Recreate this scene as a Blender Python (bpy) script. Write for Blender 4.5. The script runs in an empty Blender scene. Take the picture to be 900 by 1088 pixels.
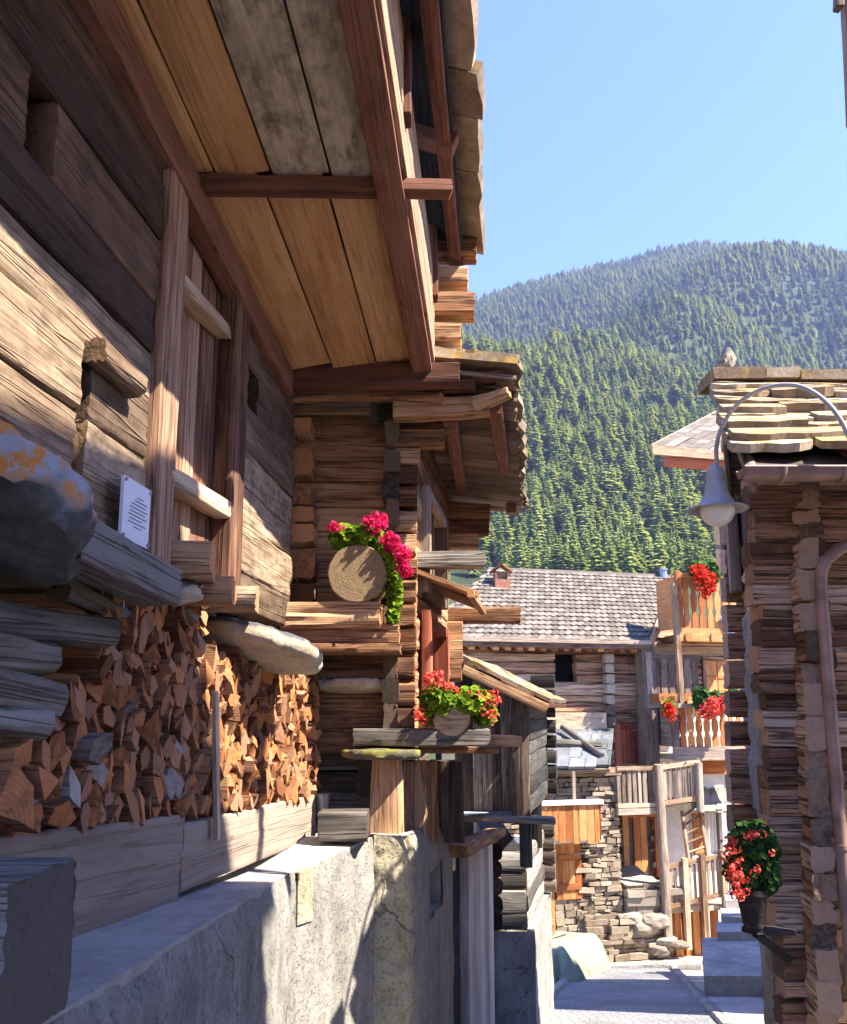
HAZE, SKY, SUNE, EXPO, SUN = .00016, .15, 3.9, 2.33, (1, -.35, 1.34)
import bpy, bmesh, math, random
from mathutils import Vector, Matrix, noise
random.seed(7)
V = Vector
scene = bpy.context.scene
COL = scene.collection
Z = V((0, 0, 1))
# ------------------------------------------------------------------ camera measures (photo 900 x 1088)
FPX, PCX, PCY, PITCH = 920.0, 450.0, 588.0, math.radians(10)
CR, CU, CF = V((1, 0, 0)), V((0, -math.sin(PITCH), math.cos(PITCH))), V((0, math.cos(PITCH), math.sin(PITCH)))
def ray(u, v): return CF + CR * ((u - PCX) / FPX) + CU * ((PCY - v) / FPX)
def at(u, v, Y):
    d = ray(u, v); return d * (Y / d.y)
class Frame:
    """a vertical plane: origin, horizontal direction a, outward normal n"""
    def __init__(s, o, a, flip=False):
        s.o = V((o[0], o[1], 0)); s.a = V((a[0], a[1], 0)).normalized()
        s.n = V((s.a.y, -s.a.x, 0)) * (-1 if flip else 1)
    def pt(s, t, z, o=0): return s.o + s.a * t + s.n * o + Z * z
    def hit(s, u, v, o=0):
        d = ray(u, v); p = d * ((s.o + s.n * o).dot(s.n) / d.dot(s.n))
        return (p - s.o).dot(s.a), p.z
    def rect(s, u0, v0, u1, v1, o=0):
        vm, um = (v0 + v1) / 2, (u0 + u1) / 2
        return s.hit(u0, vm, o)[0], s.hit(u1, vm, o)[0], s.hit(um, v1, o)[1], s.hit(um, v0, o)[1]
rr = random.uniform
def zs(Y): return -1.42 - .205 * Y if Y < 19 else -5.315 - .06 * (Y - 19)

# ------------------------------------------------------------------ mesh builder
ORG = {}
class MB:
    def __init__(s): s.v = []; s.f = []; s.gc = []; s.rn = []; s.cp = []; s.mi = []
    def add(s, verts, faces, gc=None, rnd=None, cap=0, mi=0):
        b = len(s.v); r = random.random() if rnd is None else rnd
        s.v += [V(p) for p in verts]
        s.gc += [V(g) for g in (gc if gc else verts)]
        s.rn += [r] * len(verts); s.cp += [cap] * len(verts)
        s.f += [[b + i for i in f] for f in faces]; s.mi += [mi] * len(faces)
    def build(s, name, mat, parent=None, smooth=35, origin=None):
        if parent is not None: L = ORG[parent.name]
        elif origin is not None: L = V(origin)
        else:
            xs = [p.x for p in s.v]; ys = [p.y for p in s.v]; z0 = min(p.z for p in s.v)
            L = V(((min(xs) + max(xs)) / 2, (min(ys) + max(ys)) / 2, z0))
        me = bpy.data.meshes.new(name)
        me.from_pydata([p - L for p in s.v], [], s.f)
        a = me.attributes.new('gc', 'FLOAT_VECTOR', 'POINT'); a.data.foreach_set('vector', [c for g in s.gc for c in g])
        a = me.attributes.new('rnd', 'FLOAT', 'POINT'); a.data.foreach_set('value', s.rn)
        a = me.attributes.new('cap', 'FLOAT', 'POINT'); a.data.foreach_set('value', s.cp)
        mats = mat if isinstance(mat, (list, tuple)) else [mat]
        for m in mats: me.materials.append(m)
        if len(mats) > 1: me.polygons.foreach_set('material_index', s.mi)
        if smooth:
            me.shade_smooth(); me.set_sharp_from_angle(angle=math.radians(smooth))
        me.update()
        o = bpy.data.objects.new(name, me); COL.objects.link(o); ORG[o.name] = L
        if parent is not None: o.parent = parent
        else: o.location = L
        return o
def tag(o, label=None, cat=None, group=None, kind=None):
    for k, v in (('label', label), ('category', cat), ('group', group), ('kind', kind)):
        if v: o[k] = v
    return o
def thing(name, loc, label, cat, group=None):
    o = bpy.data.objects.new(name, None); o.empty_display_size = .2; COL.objects.link(o); o.location = loc; ORG[o.name] = V(loc)
    return tag(o, label, cat, group)
def nz(p, s=1.0): return noise.noise(p * s)
# ------------------------------------------------------------------ shapes
def log(mb, A, B, w, h, up=Z, seg=.3, ex=0, rough=.006, groove=0.0, bev=.18, rnd=None, taper=1.0, mi=0, gseed=None):
    """a hewn timber from A to B, w wide and h tall, with worn surface and end grain"""
    A, B = V(A), V(B); L = (B - A).length; a = (B - A) / L
    side = a.cross(V(up)).normalized(); u2 = side.cross(a).normalized()
    r = min(w, h) * bev; per = []
    for cx, cy, a0 in ((w/2-r, h/2-r, 0), (-w/2+r, h/2-r, 90), (-w/2+r, -h/2+r, 180), (w/2-r, -h/2+r, 270)):
        for d in (0, 45, 90):
            t = math.radians(a0 + d); per.append((cx + r * math.cos(t), cy + r * math.sin(t)))
    if ex:
        q = []
        for i in range(len(per)):
            p0, p1 = per[i], per[(i + 1) % len(per)]; q.append(p0)
            d = math.hypot(p1[0]-p0[0], p1[1]-p0[1]); m = int(d / ex)
            for j in range(1, m + 1):
                t = j / (m + 1); q.append((p0[0] + (p1[0]-p0[0]) * t, p0[1] + (p1[1]-p0[1]) * t))
        per = q
    k = len(per); n = max(1, int(L / seg)); so = V((rr(0, 50), rr(0, 50), rr(0, 50))) if gseed is None else V(gseed)
    arc = [0.0]
    for i in range(1, k): arc.append(arc[-1] + math.hypot(per[i][0]-per[i-1][0], per[i][1]-per[i-1][1]))
    vs = []; gs = []
    for i in range(n + 1):
        t = L * i / n; f = 1 + (taper - 1) * i / n
        for j, (x, y) in enumerate(per):
            q = V((t * 1.3, x * 7, y * 7)) + so
            d = noise.noise(q) * rough * 1.6 + noise.noise(q * 2.7) * rough * .7
            if groove:
                g = abs(noise.noise(V((t * .9, arc[j] * 16, 3.3)) + so)); d -= groove * max(0, 1 - g * 9)
                g = abs(noise.noise(V((t * 1.6, arc[j] * 45, 7.3)) + so)); d -= groove * .35 * max(0, 1 - g * 5)
            m = math.hypot(x, y) or 1
            e = rr(-.006, .006) if i in (0, n) else 0
            vs.append(A + a * (t + e) + side * (x * f + x / m * d) + u2 * (y * f + y / m * d)); gs.append(V((t, x, y)) + so)
    fs = [(i*k + j, i*k + (j+1) % k, (i+1)*k + (j+1) % k, (i+1)*k + j) for i in range(n) for j in range(k)]
    rnd = random.random() if rnd is None else rnd
    mb.add(vs, fs, gs, rnd, 0, mi)
    mb.add(vs[:k], [tuple(range(k))[::-1]], gs[:k], rnd, 1, mi)
    mb.add(vs[-k:], [tuple(range(k))], gs[-k:], rnd, 1, mi)
def box8(mb, P, grain=0, rnd=None, mi=0, cap=0):
    """P: 8 corners, (s0 o0 z0) order s fastest, then o, then z ; flat faces with own vertices"""
    F = ((0, 2, 3, 1), (4, 5, 7, 6), (0, 1, 5, 4), (2, 6, 7, 3), (0, 4, 6, 2), (1, 3, 7, 5))
    ax = [(P[1] - P[0]).length, (P[2] - P[0]).length, (P[4] - P[0]).length]
    g = []
    so = V((rr(0, 50), rr(0, 50), rr(0, 50)))
    for i in range(8):
        c = [ax[0] * (i & 1), ax[1] * ((i >> 1) & 1), ax[2] * (i >> 2)]
        c = [c[grain]] + [c[x] for x in range(3) if x != grain]; g.append(V(c) + so)
    r = random.random() if rnd is None else rnd
    for k, f in enumerate(F):
        endg = 1 if (k >= 4 and grain == 0) or (k in (2, 3) and grain == 1) or (k < 2 and grain == 2) else 0
        mb.add([P[i] for i in f], [(0, 1, 2, 3)], [g[i] for i in f], r, endg, mi)
def fbox(mb, fr, s0, s1, z0, z1, o0, o1, grain='s', rnd=None, jit=0, mi=0):
    if s1 < s0: s0, s1 = s1, s0
    if o1 < o0: o0, o1 = o1, o0
    if z1 < z0: z0, z1 = z1, z0
    P = [fr.pt(s, z, o) + V((rr(-jit, jit), rr(-jit, jit), rr(-jit, jit))) for z in (z0, z1) for o in (o0, o1) for s in (s0, s1)]
    # keep outward winding
    if (P[1] - P[0]).cross(P[2] - P[0]).dot(P[4] - P[0]) < 0:
        P = [P[1], P[0], P[3], P[2], P[5], P[4], P[7], P[6]]
    box8(mb, P, {'s': 0, 'o': 1, 'z': 2}[grain], rnd, mi)
def beam(mb, A, B, w, h, up=Z, rnd=None, mi=0):
    A, B = V(A), V(B); a = (B - A).normalized(); sd = a.cross(V(up)).normalized(); u2 = sd.cross(a)
    P = [p + sd * (w/2*y) + u2 * (h/2*z) for z in (-1, 1) for y in (1, -1) for p in (A, B)]
    box8(mb, P, 0, rnd, mi)
def quadslab(mb, p00, p10, p11, p01, th, grain=0, rnd=None, mi=0):
    """a slab under the quad p00 p10 p11 p01 (counter-clockwise from above), th thick downwards"""
    n = (p10 - p00).cross(p01 - p00).normalized() * th
    if n.z < 0: p10, p01, n = p01, p10, -n
    box8(mb, [p00 - n, p10 - n, p01 - n, p11 - n, p00, p10, p01, p11], grain, rnd, mi)
def slabstone(mb, p0, p1, back, th, n=6, jag=.03, rnd=None):
    """a broken roof slab: front edge p0-p1 is jagged, body runs back"""
    bn = back.normalized(); up = (p1 - p0).cross(back).normalized()
    if up.z < 0: up = -up
    fr = [p0.lerp(p1, i / n) + bn * (rr(-jag, jag) + (jag * 1.2 if i in (0, n) else 0)) + up * rr(-.006, .006) for i in range(n + 1)]
    top = fr + [p1 + back, p0 + back]; bot = [q - up * th + bn * rr(-.012, .012) for q in top]; k = len(top); r = random.random() if rnd is None else rnd
    mb.add(top, [tuple(range(k))], None, r); mb.add(bot, [tuple(range(k))[::-1]], None, r)
    for i in range(k):
        j = (i + 1) % k; mb.add([top[i], top[j], bot[j], bot[i]], [(0, 3, 2, 1)], None, r)
def tube(mb, pts, r, k=10, cap=True, rnd=None, mi=0):
    pts = [V(p) for p in pts]; rs = r if isinstance(r, (list, tuple)) else [r] * len(pts)
    vs = []; ref = None
    for i, p in enumerate(pts):
        d = (pts[min(i + 1, len(pts) - 1)] - pts[max(i - 1, 0)]).normalized()
        if ref is None: ref = d.cross(Z if abs(d.z) < .9 else V((1, 0, 0))).normalized()
        ref = (ref - d * ref.dot(d)).normalized(); b = d.cross(ref)
        vs += [p + (ref * math.cos(6.28318 * j / k) + b * math.sin(6.28318 * j / k)) * rs[i] for j in range(k)]
    fs = [(i*k + j, i*k + (j+1) % k, (i+1)*k + (j+1) % k, (i+1)*k + j) for i in range(len(pts)-1) for j in range(k)]
    r_ = random.random() if rnd is None else rnd
    L = 0; gs = []
    for i, p in enumerate(pts):
        if i: L += (p - pts[i-1]).length
        gs += [V((L, rs[i] * math.cos(6.283 * j / k), rs[i] * math.sin(6.283 * j / k))) for j in range(k)]
    mb.add(vs, fs, gs, r_, 0, mi)
    if cap:
        mb.add(vs[:k], [tuple(range(k))[::-1]], gs[:k], r_, 1, mi); mb.add(vs[-k:], [tuple(range(k))], gs[-k:], r_, 1, mi)
def lathe(mb, c, prof, k=28, axis=Z, mi=0, rnd=None):
    a = V(axis).normalized(); x = a.cross(V((0, 1, 0)) if abs(a.y) < .9 else V((1, 0, 0))).normalized(); y = a.cross(x)
    vs = [V(c) + a * h + (x * math.cos(6.28318*j/k) + y * math.sin(6.28318*j/k)) * r for r, h in prof for j in range(k)]
    fs = [(i*k + j, i*k + (j+1) % k, (i+1)*k + (j+1) % k, (i+1)*k + j) for i in range(len(prof)-1) for j in range(k)]
    mb.add(vs, fs, None, rnd, 0, mi)
def patch(mb, fn, nu, nv, disp=0, sc=3, rnd=None, mi=0):
    """grid surface fn(u,v); disp displaces along its normal"""
    P = [[V(fn(i / nu, j / nv)) for i in range(nu + 1)] for j in range(nv + 1)]
    vs = []
    for j in range(nv + 1):
        for i in range(nu + 1):
            p = P[j][i]
            if disp:
                du = P[j][min(i+1, nu)] - P[j][max(i-1, 0)]; dv = P[min(j+1, nv)][i] - P[max(j-1, 0)][i]
                n = du.cross(dv)
                if n.length > 1e-9:
                    n.normalize()
                    p = p + n * disp * (noise.noise(p * sc) + .5 * noise.noise(p * sc * 2.3) + .3 * noise.noise(p * sc * 6))
            vs.append(p)
    w = nu + 1
    mb.add(vs, [(j*w+i, j*w+i+1, (j+1)*w+i+1, (j+1)*w+i) for j in range(nv) for i in range(nu)], None, rnd, 0, mi)
def rock(mb, c, rx, ry, rz, tilt=None, sub=4, amp=.12, sc=2.0, flat=.5, rnd=None):
    """a weathered flat stone: blocky ellipsoid with noise"""
    bm = bmesh.new(); bmesh.ops.create_icosphere(bm, subdivisions=sub, radius=1)
    M = tilt if tilt is not None else Matrix.Identity(3); so = V((rr(0, 30), rr(0, 30), rr(0, 30))); vs = []
    for v in bm.verts:
        p = v.co.copy()
        e = flat; m = (abs(p.x)**(2/.8) + abs(p.y)**(2/.8)); z = math.copysign(abs(p.z)**e, p.z)
        rad = 1 + amp * (noise.noise(p * sc * .6 + so) + .5 * noise.noise(p * sc * 1.7 + so) + .25 * noise.noise(p * sc * 5 + so))
        stp = .02 * noise.noise(V((p.x * 2, p.y * 2, p.z * 14)) + so)
        q = V((p.x * rx * (rad + stp), p.y * ry * (rad + stp), z * rz * (1 + amp * .8 * noise.noise(V((p.x * 1.6, p.y * 1.6, 4)) + so))))
        vs.append(V(c) + M @ q)
    fs = [[v.index for v in f.verts] for f in bm.faces]; bm.free()
    mb.add(vs, fs, None, rnd)
def disc(mb, c, rx, ry, h, tilt=None, bulge=.04, amp=.14, n=72, rnd=None, face=1.0):
    """a split stone slab: irregular outline, broken rim, nearly flat faces"""
    M = tilt if tilt is not None else Matrix.Identity(3); so = V((rr(0, 30), rr(0, 30), rr(0, 30))); vs = []
    prof = [(0, -h/2 - bulge), (.25, -h/2 - bulge * .95), (.5, -h/2 - bulge * .75), (.72, -h/2 - bulge * .45), (.88, -h/2 - bulge * .15), (.96, -h/2 + h * .06), (1, -h * .2), (1.01, h * .1), (.995, h * .35), (.965, h * .48), (.9, h * .5), (.7, h * .52), (.45, h * .55), (.2, h * .56), (0, h * .56)]
    for r, z in prof:
        if z < -h/2 + h * .03: r *= face
        for j in range(n):
            a = 6.28318 * j / n; p = V((math.cos(a), math.sin(a), 0))
            R = 1 + amp * (noise.noise(p * 1.1 + so) + .45 * noise.noise(p * 2.9 + so) + .2 * noise.noise(p * 8 + so))
            st = (.035 * noise.noise(V((p.x * 5, p.y * 5, z * 60)) + so) + .02 * noise.noise(V((p.x * 17, p.y * 17, z * 40)) + so)) if .9 < r else 0
            q = V((p.x * r * (R + st), p.y * r * (R + st), 0)); zz = z + .12 * h * (noise.noise(V((q.x * 2.5, q.y * 2.5, z * 9)) + so) + .5 * noise.noise(V((q.x * 8, q.y * 8, z * 9)) + so) + .3 * noise.noise(V((q.x * 22, q.y * 22, z * 9)) + so))
            vs.append(V(c) + M @ V((q.x * rx, q.y * ry, zz)))
    fs = [(i*n + j, i*n + (j+1) % n, (i+1)*n + (j+1) % n, (i+1)*n + j) for i in range(len(prof)-1) for j in range(n)]
    mb.add(vs, fs, None, rnd)
def courses(mb, fr, s0, s1, z0, z1, o=0, h=(.1, .22), w=(.2, .55), dep=.08, prot=.04, holes=()):
    """dry stone masonry: irregular flat stones in wavy courses"""
    z = z0
    while z < z1 - .03:
        hh = min(rr(*h), z1 - z); s = s0
        while s < s1 - .02:
            ww = min(rr(*w), s1 - s)
            if s1 - s - ww < w[0] * .5: ww = s1 - s
            sm, zm = s + ww / 2, z + hh / 2
            if not any(a < sm < b and c < zm < d for a, b, c, d in holes):
                g = rr(.006, .016); p = rr(0, prot)
                fbox(mb, fr, s + g, s + ww - g, z + g * .7, z + hh - g * .7, o - dep, o + p, jit=.018)
            s += ww
        z += hh
def rows(mb, fr, s0, s1, z0, z1, h, th, o=0, holes=(), kw=None, jit=.01, split=None):
    """a wall of stacked hewn logs whose outer faces lie at offset o"""
    kw = kw or {}; n = max(1, round((z1 - z0) / h)); zz = [z0]
    for i in range(1, n): zz.append(z0 + (z1 - z0) * (i + rr(-.16, .16)) / n)
    zz.append(z1)
    for i in range(n):
        za, zb = zz[i], zz[i+1]; zm = (za + zb) / 2; cuts = [(s0, s1)]
        for a, b, c, d in holes:
            if min(zb, d) - max(za, c) > .28 * min(zb - za, d - c):
                new = []
                for p, q in cuts:
                    if b <= p or a >= q: new.append((p, q)); continue
                    if a > p + .03: new.append((p, a))
                    if b < q - .03: new.append((b, q))
                cuts = new
        for p, q in cuts:
            oo = o - th / 2 + rr(-jit, jit)
            log(mb, fr.pt(p, zm, oo), fr.pt(q, zm, oo), th, zb - za + .004, **kw)

# ------------------------------------------------------------------ materials
def nt(name):
    m = bpy.data.materials.new(name); m.use_nodes = True; t = m.node_tree; t.nodes.clear()
    out = t.nodes.new('ShaderNodeOutputMaterial'); b = t.nodes.new('ShaderNodeBsdfPrincipled')
    t.links.new(b.outputs[0], out.inputs[0]); b.inputs['Specular IOR Level'].default_value = .3
    return m, t, b
class N:
    def __init__(s, t): s.t = t
    def new(s, ty, **kw):
        n = s.t.nodes.new('ShaderNode' + ty)
        for k, v in kw.items(): setattr(n, k, v)
        return n
    def put(s, sock, v):
        if isinstance(v, bpy.types.NodeSocket): s.t.links.new(v, sock)
        elif isinstance(v, (tuple, list)) and len(v) == 3 and sock.type == 'RGBA': sock.default_value = (*v, 1)
        else: sock.default_value = v
    def attr(s, n, out='Fac'): return s.new('Attribute', attribute_name=n).outputs[out]
    def map(s, vec, sc): 
        n = s.new('Mapping'); s.put(n.inputs[0], vec); n.inputs['Scale'].default_value = sc; return n.outputs[0]
    def noise(s, vec, sc=1, det=4, ro=.55, dist=0):
        n = s.new('TexNoise'); s.put(n.inputs['Vector'], vec)
        for k, v in (('Scale', sc), ('Detail', det), ('Roughness', ro), ('Distortion', dist)): n.inputs[k].default_value = v
        return n.outputs['Fac']
    def vor(s, vec, sc=1, feat='F1', out='Distance', rand=1):
        n = s.new('TexVoronoi', feature=feat); s.put(n.inputs['Vector'], vec); n.inputs['Scale'].default_value = sc; n.inputs['Randomness'].default_value = rand
        return n.outputs[out]
    def math(s, op, a, b=0.0, c=None, clamp=False):
        n = s.new('Math', operation=op, use_clamp=clamp); s.put(n.inputs[0], a); s.put(n.inputs[1], b)
        if c is not None: s.put(n.inputs[2], c)
        return n.outputs[0]
    def rng(s, v, a, b, c=0.0, d=1.0):
        n = s.new('MapRange'); s.put(n.inputs[0], v)
        for i, x in enumerate((a, b, c, d)): n.inputs[i+1].default_value = x
        return n.outputs[0]
    def ramp(s, v, stops):
        n = s.new('ValToRGB'); s.put(n.inputs[0], v); e = n.color_ramp.elements
        while len(e) > len(stops): e.remove(e[-1])
        while len(e) < len(stops): e.new(1)
        for x, (p, c) in zip(e, stops): x.position = p; x.color = (*c, 1)
        return n.outputs[0]
    def mix(s, f, a, b, mode='MIX'):
        n = s.new('Mix', data_type='RGBA', blend_type=mode); s.put(n.inputs[0], f); s.put(n.inputs[6], a); s.put(n.inputs[7], b); return n.outputs[2]
    def bump(s, h, st=.5, d=.01, nrm=None):
        n = s.new('Bump'); s.put(n.inputs['Height'], h); n.inputs['Strength'].default_value = st; n.inputs['Distance'].default_value = d
        if nrm: s.put(n.inputs['Normal'], nrm)
        return n.outputs[0]
    def pos(s): return s.new('NewGeometry').outputs['Position']
def wood(name, dark, mid, light, cap=None, cap2=None, sc=1.0, bump=.5, bd=.012, var=.4, blot=None, crack=.6, rough=.85):
    m, t, b = nt(name); n = N(t); g0 = n.attr('gc', 'Vector'); r = n.attr('rnd')
    gs_ = n.new('VectorMath', operation='SCALE'); n.put(gs_.inputs[0], g0); n.put(gs_.inputs['Scale'], n.math('MULTIPLY_ADD', r, .7, .65)); g = gs_.outputs[0]
    n1 = n.noise(n.map(g, (1.1*sc, 13*sc, 13*sc)), 1, 6, .62, .4)
    n2 = n.noise(n.map(g, (3.2*sc, 75*sc, 75*sc)), 1, 4, .6)
    n3 = n.noise(n.map(g, (1.3*sc, 4.5*sc, 4.5*sc)), 1.5, 7, .68, .6)
    f = n.math('ADD', n.math('MULTIPLY', n1, .36), n.math('MULTIPLY', n2, .22))
    f = n.math('ADD', f, n.math('MULTIPLY', n3, .58))
    f = n.math('ADD', f, n.math('MULTIPLY', n.math('SUBTRACT', r, .5), var))
    c = n.ramp(f, [(.40, dark), (.58, mid), (.80, light)])
    ck = n.noise(n.map(g, (.55*sc, 20*sc, 20*sc)), 1, 3, .5, .3)
    ckm = n.math('MAXIMUM', n.rng(n.math('ABSOLUTE', n.math('SUBTRACT', ck, .5)), .004, .03), n.attr('cap'))
    fine = n.rng(n2, .28, .46)
    c = n.mix(n.math('MULTIPLY', n.math('SUBTRACT', 1, ckm), crack), c, tuple(x * .18 for x in dark))
    c = n.mix(n.math('MULTIPLY', n.math('SUBTRACT', 1, fine), crack * .6), c, tuple(x * .4 for x in dark))
    if blot:
        bn = n.noise(n.map(g, (5, 7, 7)), 1.6, 6, .7)
        c = n.mix(n.rng(bn, .45, .68), c, blot)
    kv = n.vor(n.map(g, (2.1, 7, 7)), 1)
    c = n.mix(n.rng(kv, .05, .13, .75, 0), c, tuple(x * .6 for x in dark))
    if cap:
        e = n.new('VectorMath', operation='MULTIPLY'); n.put(e.inputs[0], g); e.inputs[1].default_value = (0, 1, 1)
        ring = n.noise(n.map(g, (.1, 30, 30)), 1, 5, .7); cr = n.noise(n.map(g, (.1, 9, 9)), 1, 6, .7, 1.5)
        cc = n.ramp(n.math('ADD', n.math('MULTIPLY', ring, .5), n.math('ADD', n.math('MULTIPLY', cr, .4), n.math('MULTIPLY', n.math('SUBTRACT', r, .5), .6))), [(.25, tuple(x*.3 for x in cap)), (.46, cap), (.75, tuple(min(1, x*1.45) for x in cap))])
        if cap2:
            hsh = n.math('FRACT', n.math('MULTIPLY', r, 7.31)); cc = n.mix(n.rng(hsh, .35, 1.0, 0, .85), cc, cap2)
            ln = n.new('VectorMath', operation='LENGTH'); cv = n.new('VectorMath', operation='MULTIPLY_ADD'); n.put(cv.inputs[0], g0); cv.inputs[1].default_value = (0, 1, 1); cv.inputs[2].default_value = (0, .05, .035); n.put(ln.inputs[0], cv.outputs[0])
            rg_ = n.math('SINE', n.math('MULTIPLY', ln.outputs['Value'], 520)); cc = n.mix(n.math('MULTIPLY', n.rng(rg_, .2, 1), .3), cc, tuple(x * .35 for x in cap))
            ra = n.noise(n.map(g0, (.3, 40, 40)), 1, 4, .7); cc = n.mix(n.rng(ra, .60, .68, 0, .7), cc, tuple(x * .2 for x in cap))
        c = n.mix(n.attr('cap'), c, cc)
    n.put(b.inputs['Base Color'], c); b.inputs['Roughness'].default_value = rough
    h = n.math('ADD', n.math('MULTIPLY', n2, .35), n.math('ADD', n.math('MULTIPLY', n1, .5), n.math('MULTIPLY', ckm, .6)))
    n.put(b.inputs['Normal'], n.bump(h, bump, bd))
    return m
def stone(name, c1, c2, c3, sc=4.0, lichen=None, bump=.6, var=.3, useattr=True, lay=1.0, lscale=6, uprange=(-.25, .15)):
    m, t, b = nt(name); n = N(t); p = n.pos()
    pm = n.map(p, (1, 1, lay))
    n1 = n.noise(pm, sc, 7, .65); n2 = n.noise(pm, sc * 6, 5, .7); v = n.vor(pm, sc * 2.2, 'DISTANCE_TO_EDGE')
    f = n.math('ADD', n.math('MULTIPLY', n1, .6), n.math('MULTIPLY', n2, .4))
    if useattr: f = n.math('ADD', f, n.math('MULTIPLY', n.math('SUBTRACT', n.attr('rnd'), .5), var))
    c = n.ramp(f, [(.32, c1), (.52, c2), (.72, c3)])
    if lichen:
        ln = n.noise(p, lscale, 6, .75)
        nn = n.new('NewGeometry'); sx = n.new('SeparateXYZ'); n.put(sx.inputs[0], nn.outputs['Normal'])
        up = n.rng(sx.outputs['Z'], *uprange)
        for col, a in lichen:
            c = n.mix(n.math('MULTIPLY', n.rng(ln, a, a + .07), up), c, col)
            ln = n.noise(p, lscale * 1.4, 6, .75)
    n.put(b.inputs['Base Color'], c); b.inputs['Roughness'].default_value = .9
    n.put(b.inputs['Normal'], n.bump(n.math('ADD', f, n.math('MULTIPLY', n.rng(v, 0, .08), .03)), bump, .02))
    return m
def concrete(name, c1, c2, c3, bump=.5, streak=.5, speck=.3, moss=None):
    m, t, b = nt(name); n = N(t); p = n.pos()
    n1 = n.noise(p, 1.6, 6, .6); n2 = n.noise(p, 42, 4, .75); n3 = n.noise(n.map(p, (9, 9, .7)), 1, 5, .65); n4 = n.noise(p, 9, 5, .7)
    f = n.math('ADD', n.math('MULTIPLY', n1, .4), n.math('ADD', n.math('MULTIPLY', n3, streak * .5), n.math('MULTIPLY', n4, .5 - streak * .25)))
    c = n.ramp(f, [(.3, c1), (.48, c2), (.62, c3)])
    c = n.mix(n.math('MULTIPLY', n.rng(n2, .52, .66), speck), c, tuple(x * .3 for x in c1))
    wob = n.new('VectorMath', operation='ADD'); n.put(wob.inputs[0], p); wn = n.new('TexNoise'); n.put(wn.inputs['Vector'], p); wn.inputs['Scale'].default_value = 3; wn.inputs['Detail'].default_value = 5
    ws = n.new('VectorMath', operation='SCALE'); n.put(ws.inputs[0], wn.outputs['Color']); ws.inputs['Scale'].default_value = .55; n.put(wob.inputs[1], ws.outputs[0])
    ckl = n.math('MAXIMUM', n.rng(n.vor(wob.outputs[0], .8, 'DISTANCE_TO_EDGE'), .001, .006), n.rng(n.noise(p, .9, 3, .5), .56, .48))
    c = n.mix(n.math('MULTIPLY', n.math('SUBTRACT', 1, ckl), .55), c, tuple(x * .22 for x in c1))
    damp = n.rng(n.noise(n.map(p, (1.1, 1.1, .5)), 1.2, 6, .65), .5, .68)
    c = n.mix(n.math('MULTIPLY', damp, .65), c, tuple(x * .75 for x in c1))
    pit = n.rng(n.vor(p, 22), .0, .16)
    c = n.mix(n.math('MULTIPLY', n.math('SUBTRACT', 1, pit), .5), c, tuple(x * .3 for x in c1))
    if moss: c = n.mix(n.rng(n.noise(p, 5, 6, .7), .58, .68), c, moss)
    n.put(b.inputs['Base Color'], c); b.inputs['Roughness'].default_value = .92
    n.put(b.inputs['Normal'], n.bump(n.math('ADD', n.math('MULTIPLY', n2, .5), n.math('ADD', n4, n.math('ADD', n.math('MULTIPLY', ckl, .6), n.math('MULTIPLY', pit, .5)))), bump, .012))
    return m
def plain(name, c, rough=.6, metal=0, var=.12, sc=14, spec=.3, bump=.1):
    m, t, b = nt(name); n = N(t); p = n.pos()
    f = n.noise(p, sc, 5, .6)
    n.put(b.inputs['Base Color'], n.ramp(f, [(.3, tuple(x * (1 - var * 2) for x in c)), (.7, tuple(min(1, x * (1 + var)) for x in c))]))
    b.inputs['Roughness'].default_value = rough; b.inputs['Metallic'].default_value = metal; b.inputs['Specular IOR Level'].default_value = spec
    if bump: n.put(b.inputs['Normal'], n.bump(f, bump, .01))
    return m
def leafmat(name, c1, c2, trans=.35, obj=False):
    m = bpy.data.materials.new(name); m.use_nodes = True; t = m.node_tree; t.nodes.clear(); n = N(t)
    out = n.new('OutputMaterial'); d = n.new('BsdfDiffuse'); tr = n.new('BsdfTranslucent'); mx = n.new('MixShader'); mx.inputs[0].default_value = trans
    if obj:
        f = n.math('ADD', n.math('MULTIPLY', n.new('ObjectInfo').outputs['Random'], .75), n.math('MULTIPLY', n.attr('rnd'), .25))
    else: f = n.attr('rnd')
    c = n.ramp(f, [(0, c1), (1, c2)])
    n.put(d.inputs[0], c); n.put(tr.inputs[0], n.mix(1, c, (1.0, 1.0, .55), 'MULTIPLY'))
    t.links.new(d.outputs[0], mx.inputs[1]); t.links.new(tr.outputs[0], mx.inputs[2]); t.links.new(mx.outputs[0], out.inputs[0])
    return m
M = {}
M['near'] = wood('near_log', (.075, .043, .025), (.24, .16, .098), (.43, .32, .22), cap=(.26, .16, .085), bump=.7, bd=.014, blot=(.15, .105, .07), crack=.45)
M['neardark'] = wood('near_dark_log', (.05, .023, .012), (.155, .08, .045), (.29, .18, .11), cap=(.16, .085, .045), bump=.8, bd=.016, blot=(.07, .042, .026), crack=.5)  # darker, browner tone for the upper rows left of the door
M['door'] = wood('door_board', (.08, .035, .02), (.26, .13, .075), (.44, .28, .18), cap=(.3, .16, .08), bump=.6)
M['pale'] = wood('pale_board', (.2, .11, .06), (.42, .29, .18), (.6, .47, .33), cap=(.4, .25, .13), bump=.5)
M['soffit'] = wood('soffit_board', (.40, .185, .07), (.58, .32, .145), (.68, .43, .22), cap=(.3, .15, .06), bump=.25, var=.25, crack=.3)
M['soffit_grey'] = wood('mould_board', (.22, .17, .12), (.50, .41, .29), (.66, .58, .44), bump=.3, var=.2, crack=.2, blot=(.15, .11, .085))
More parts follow.
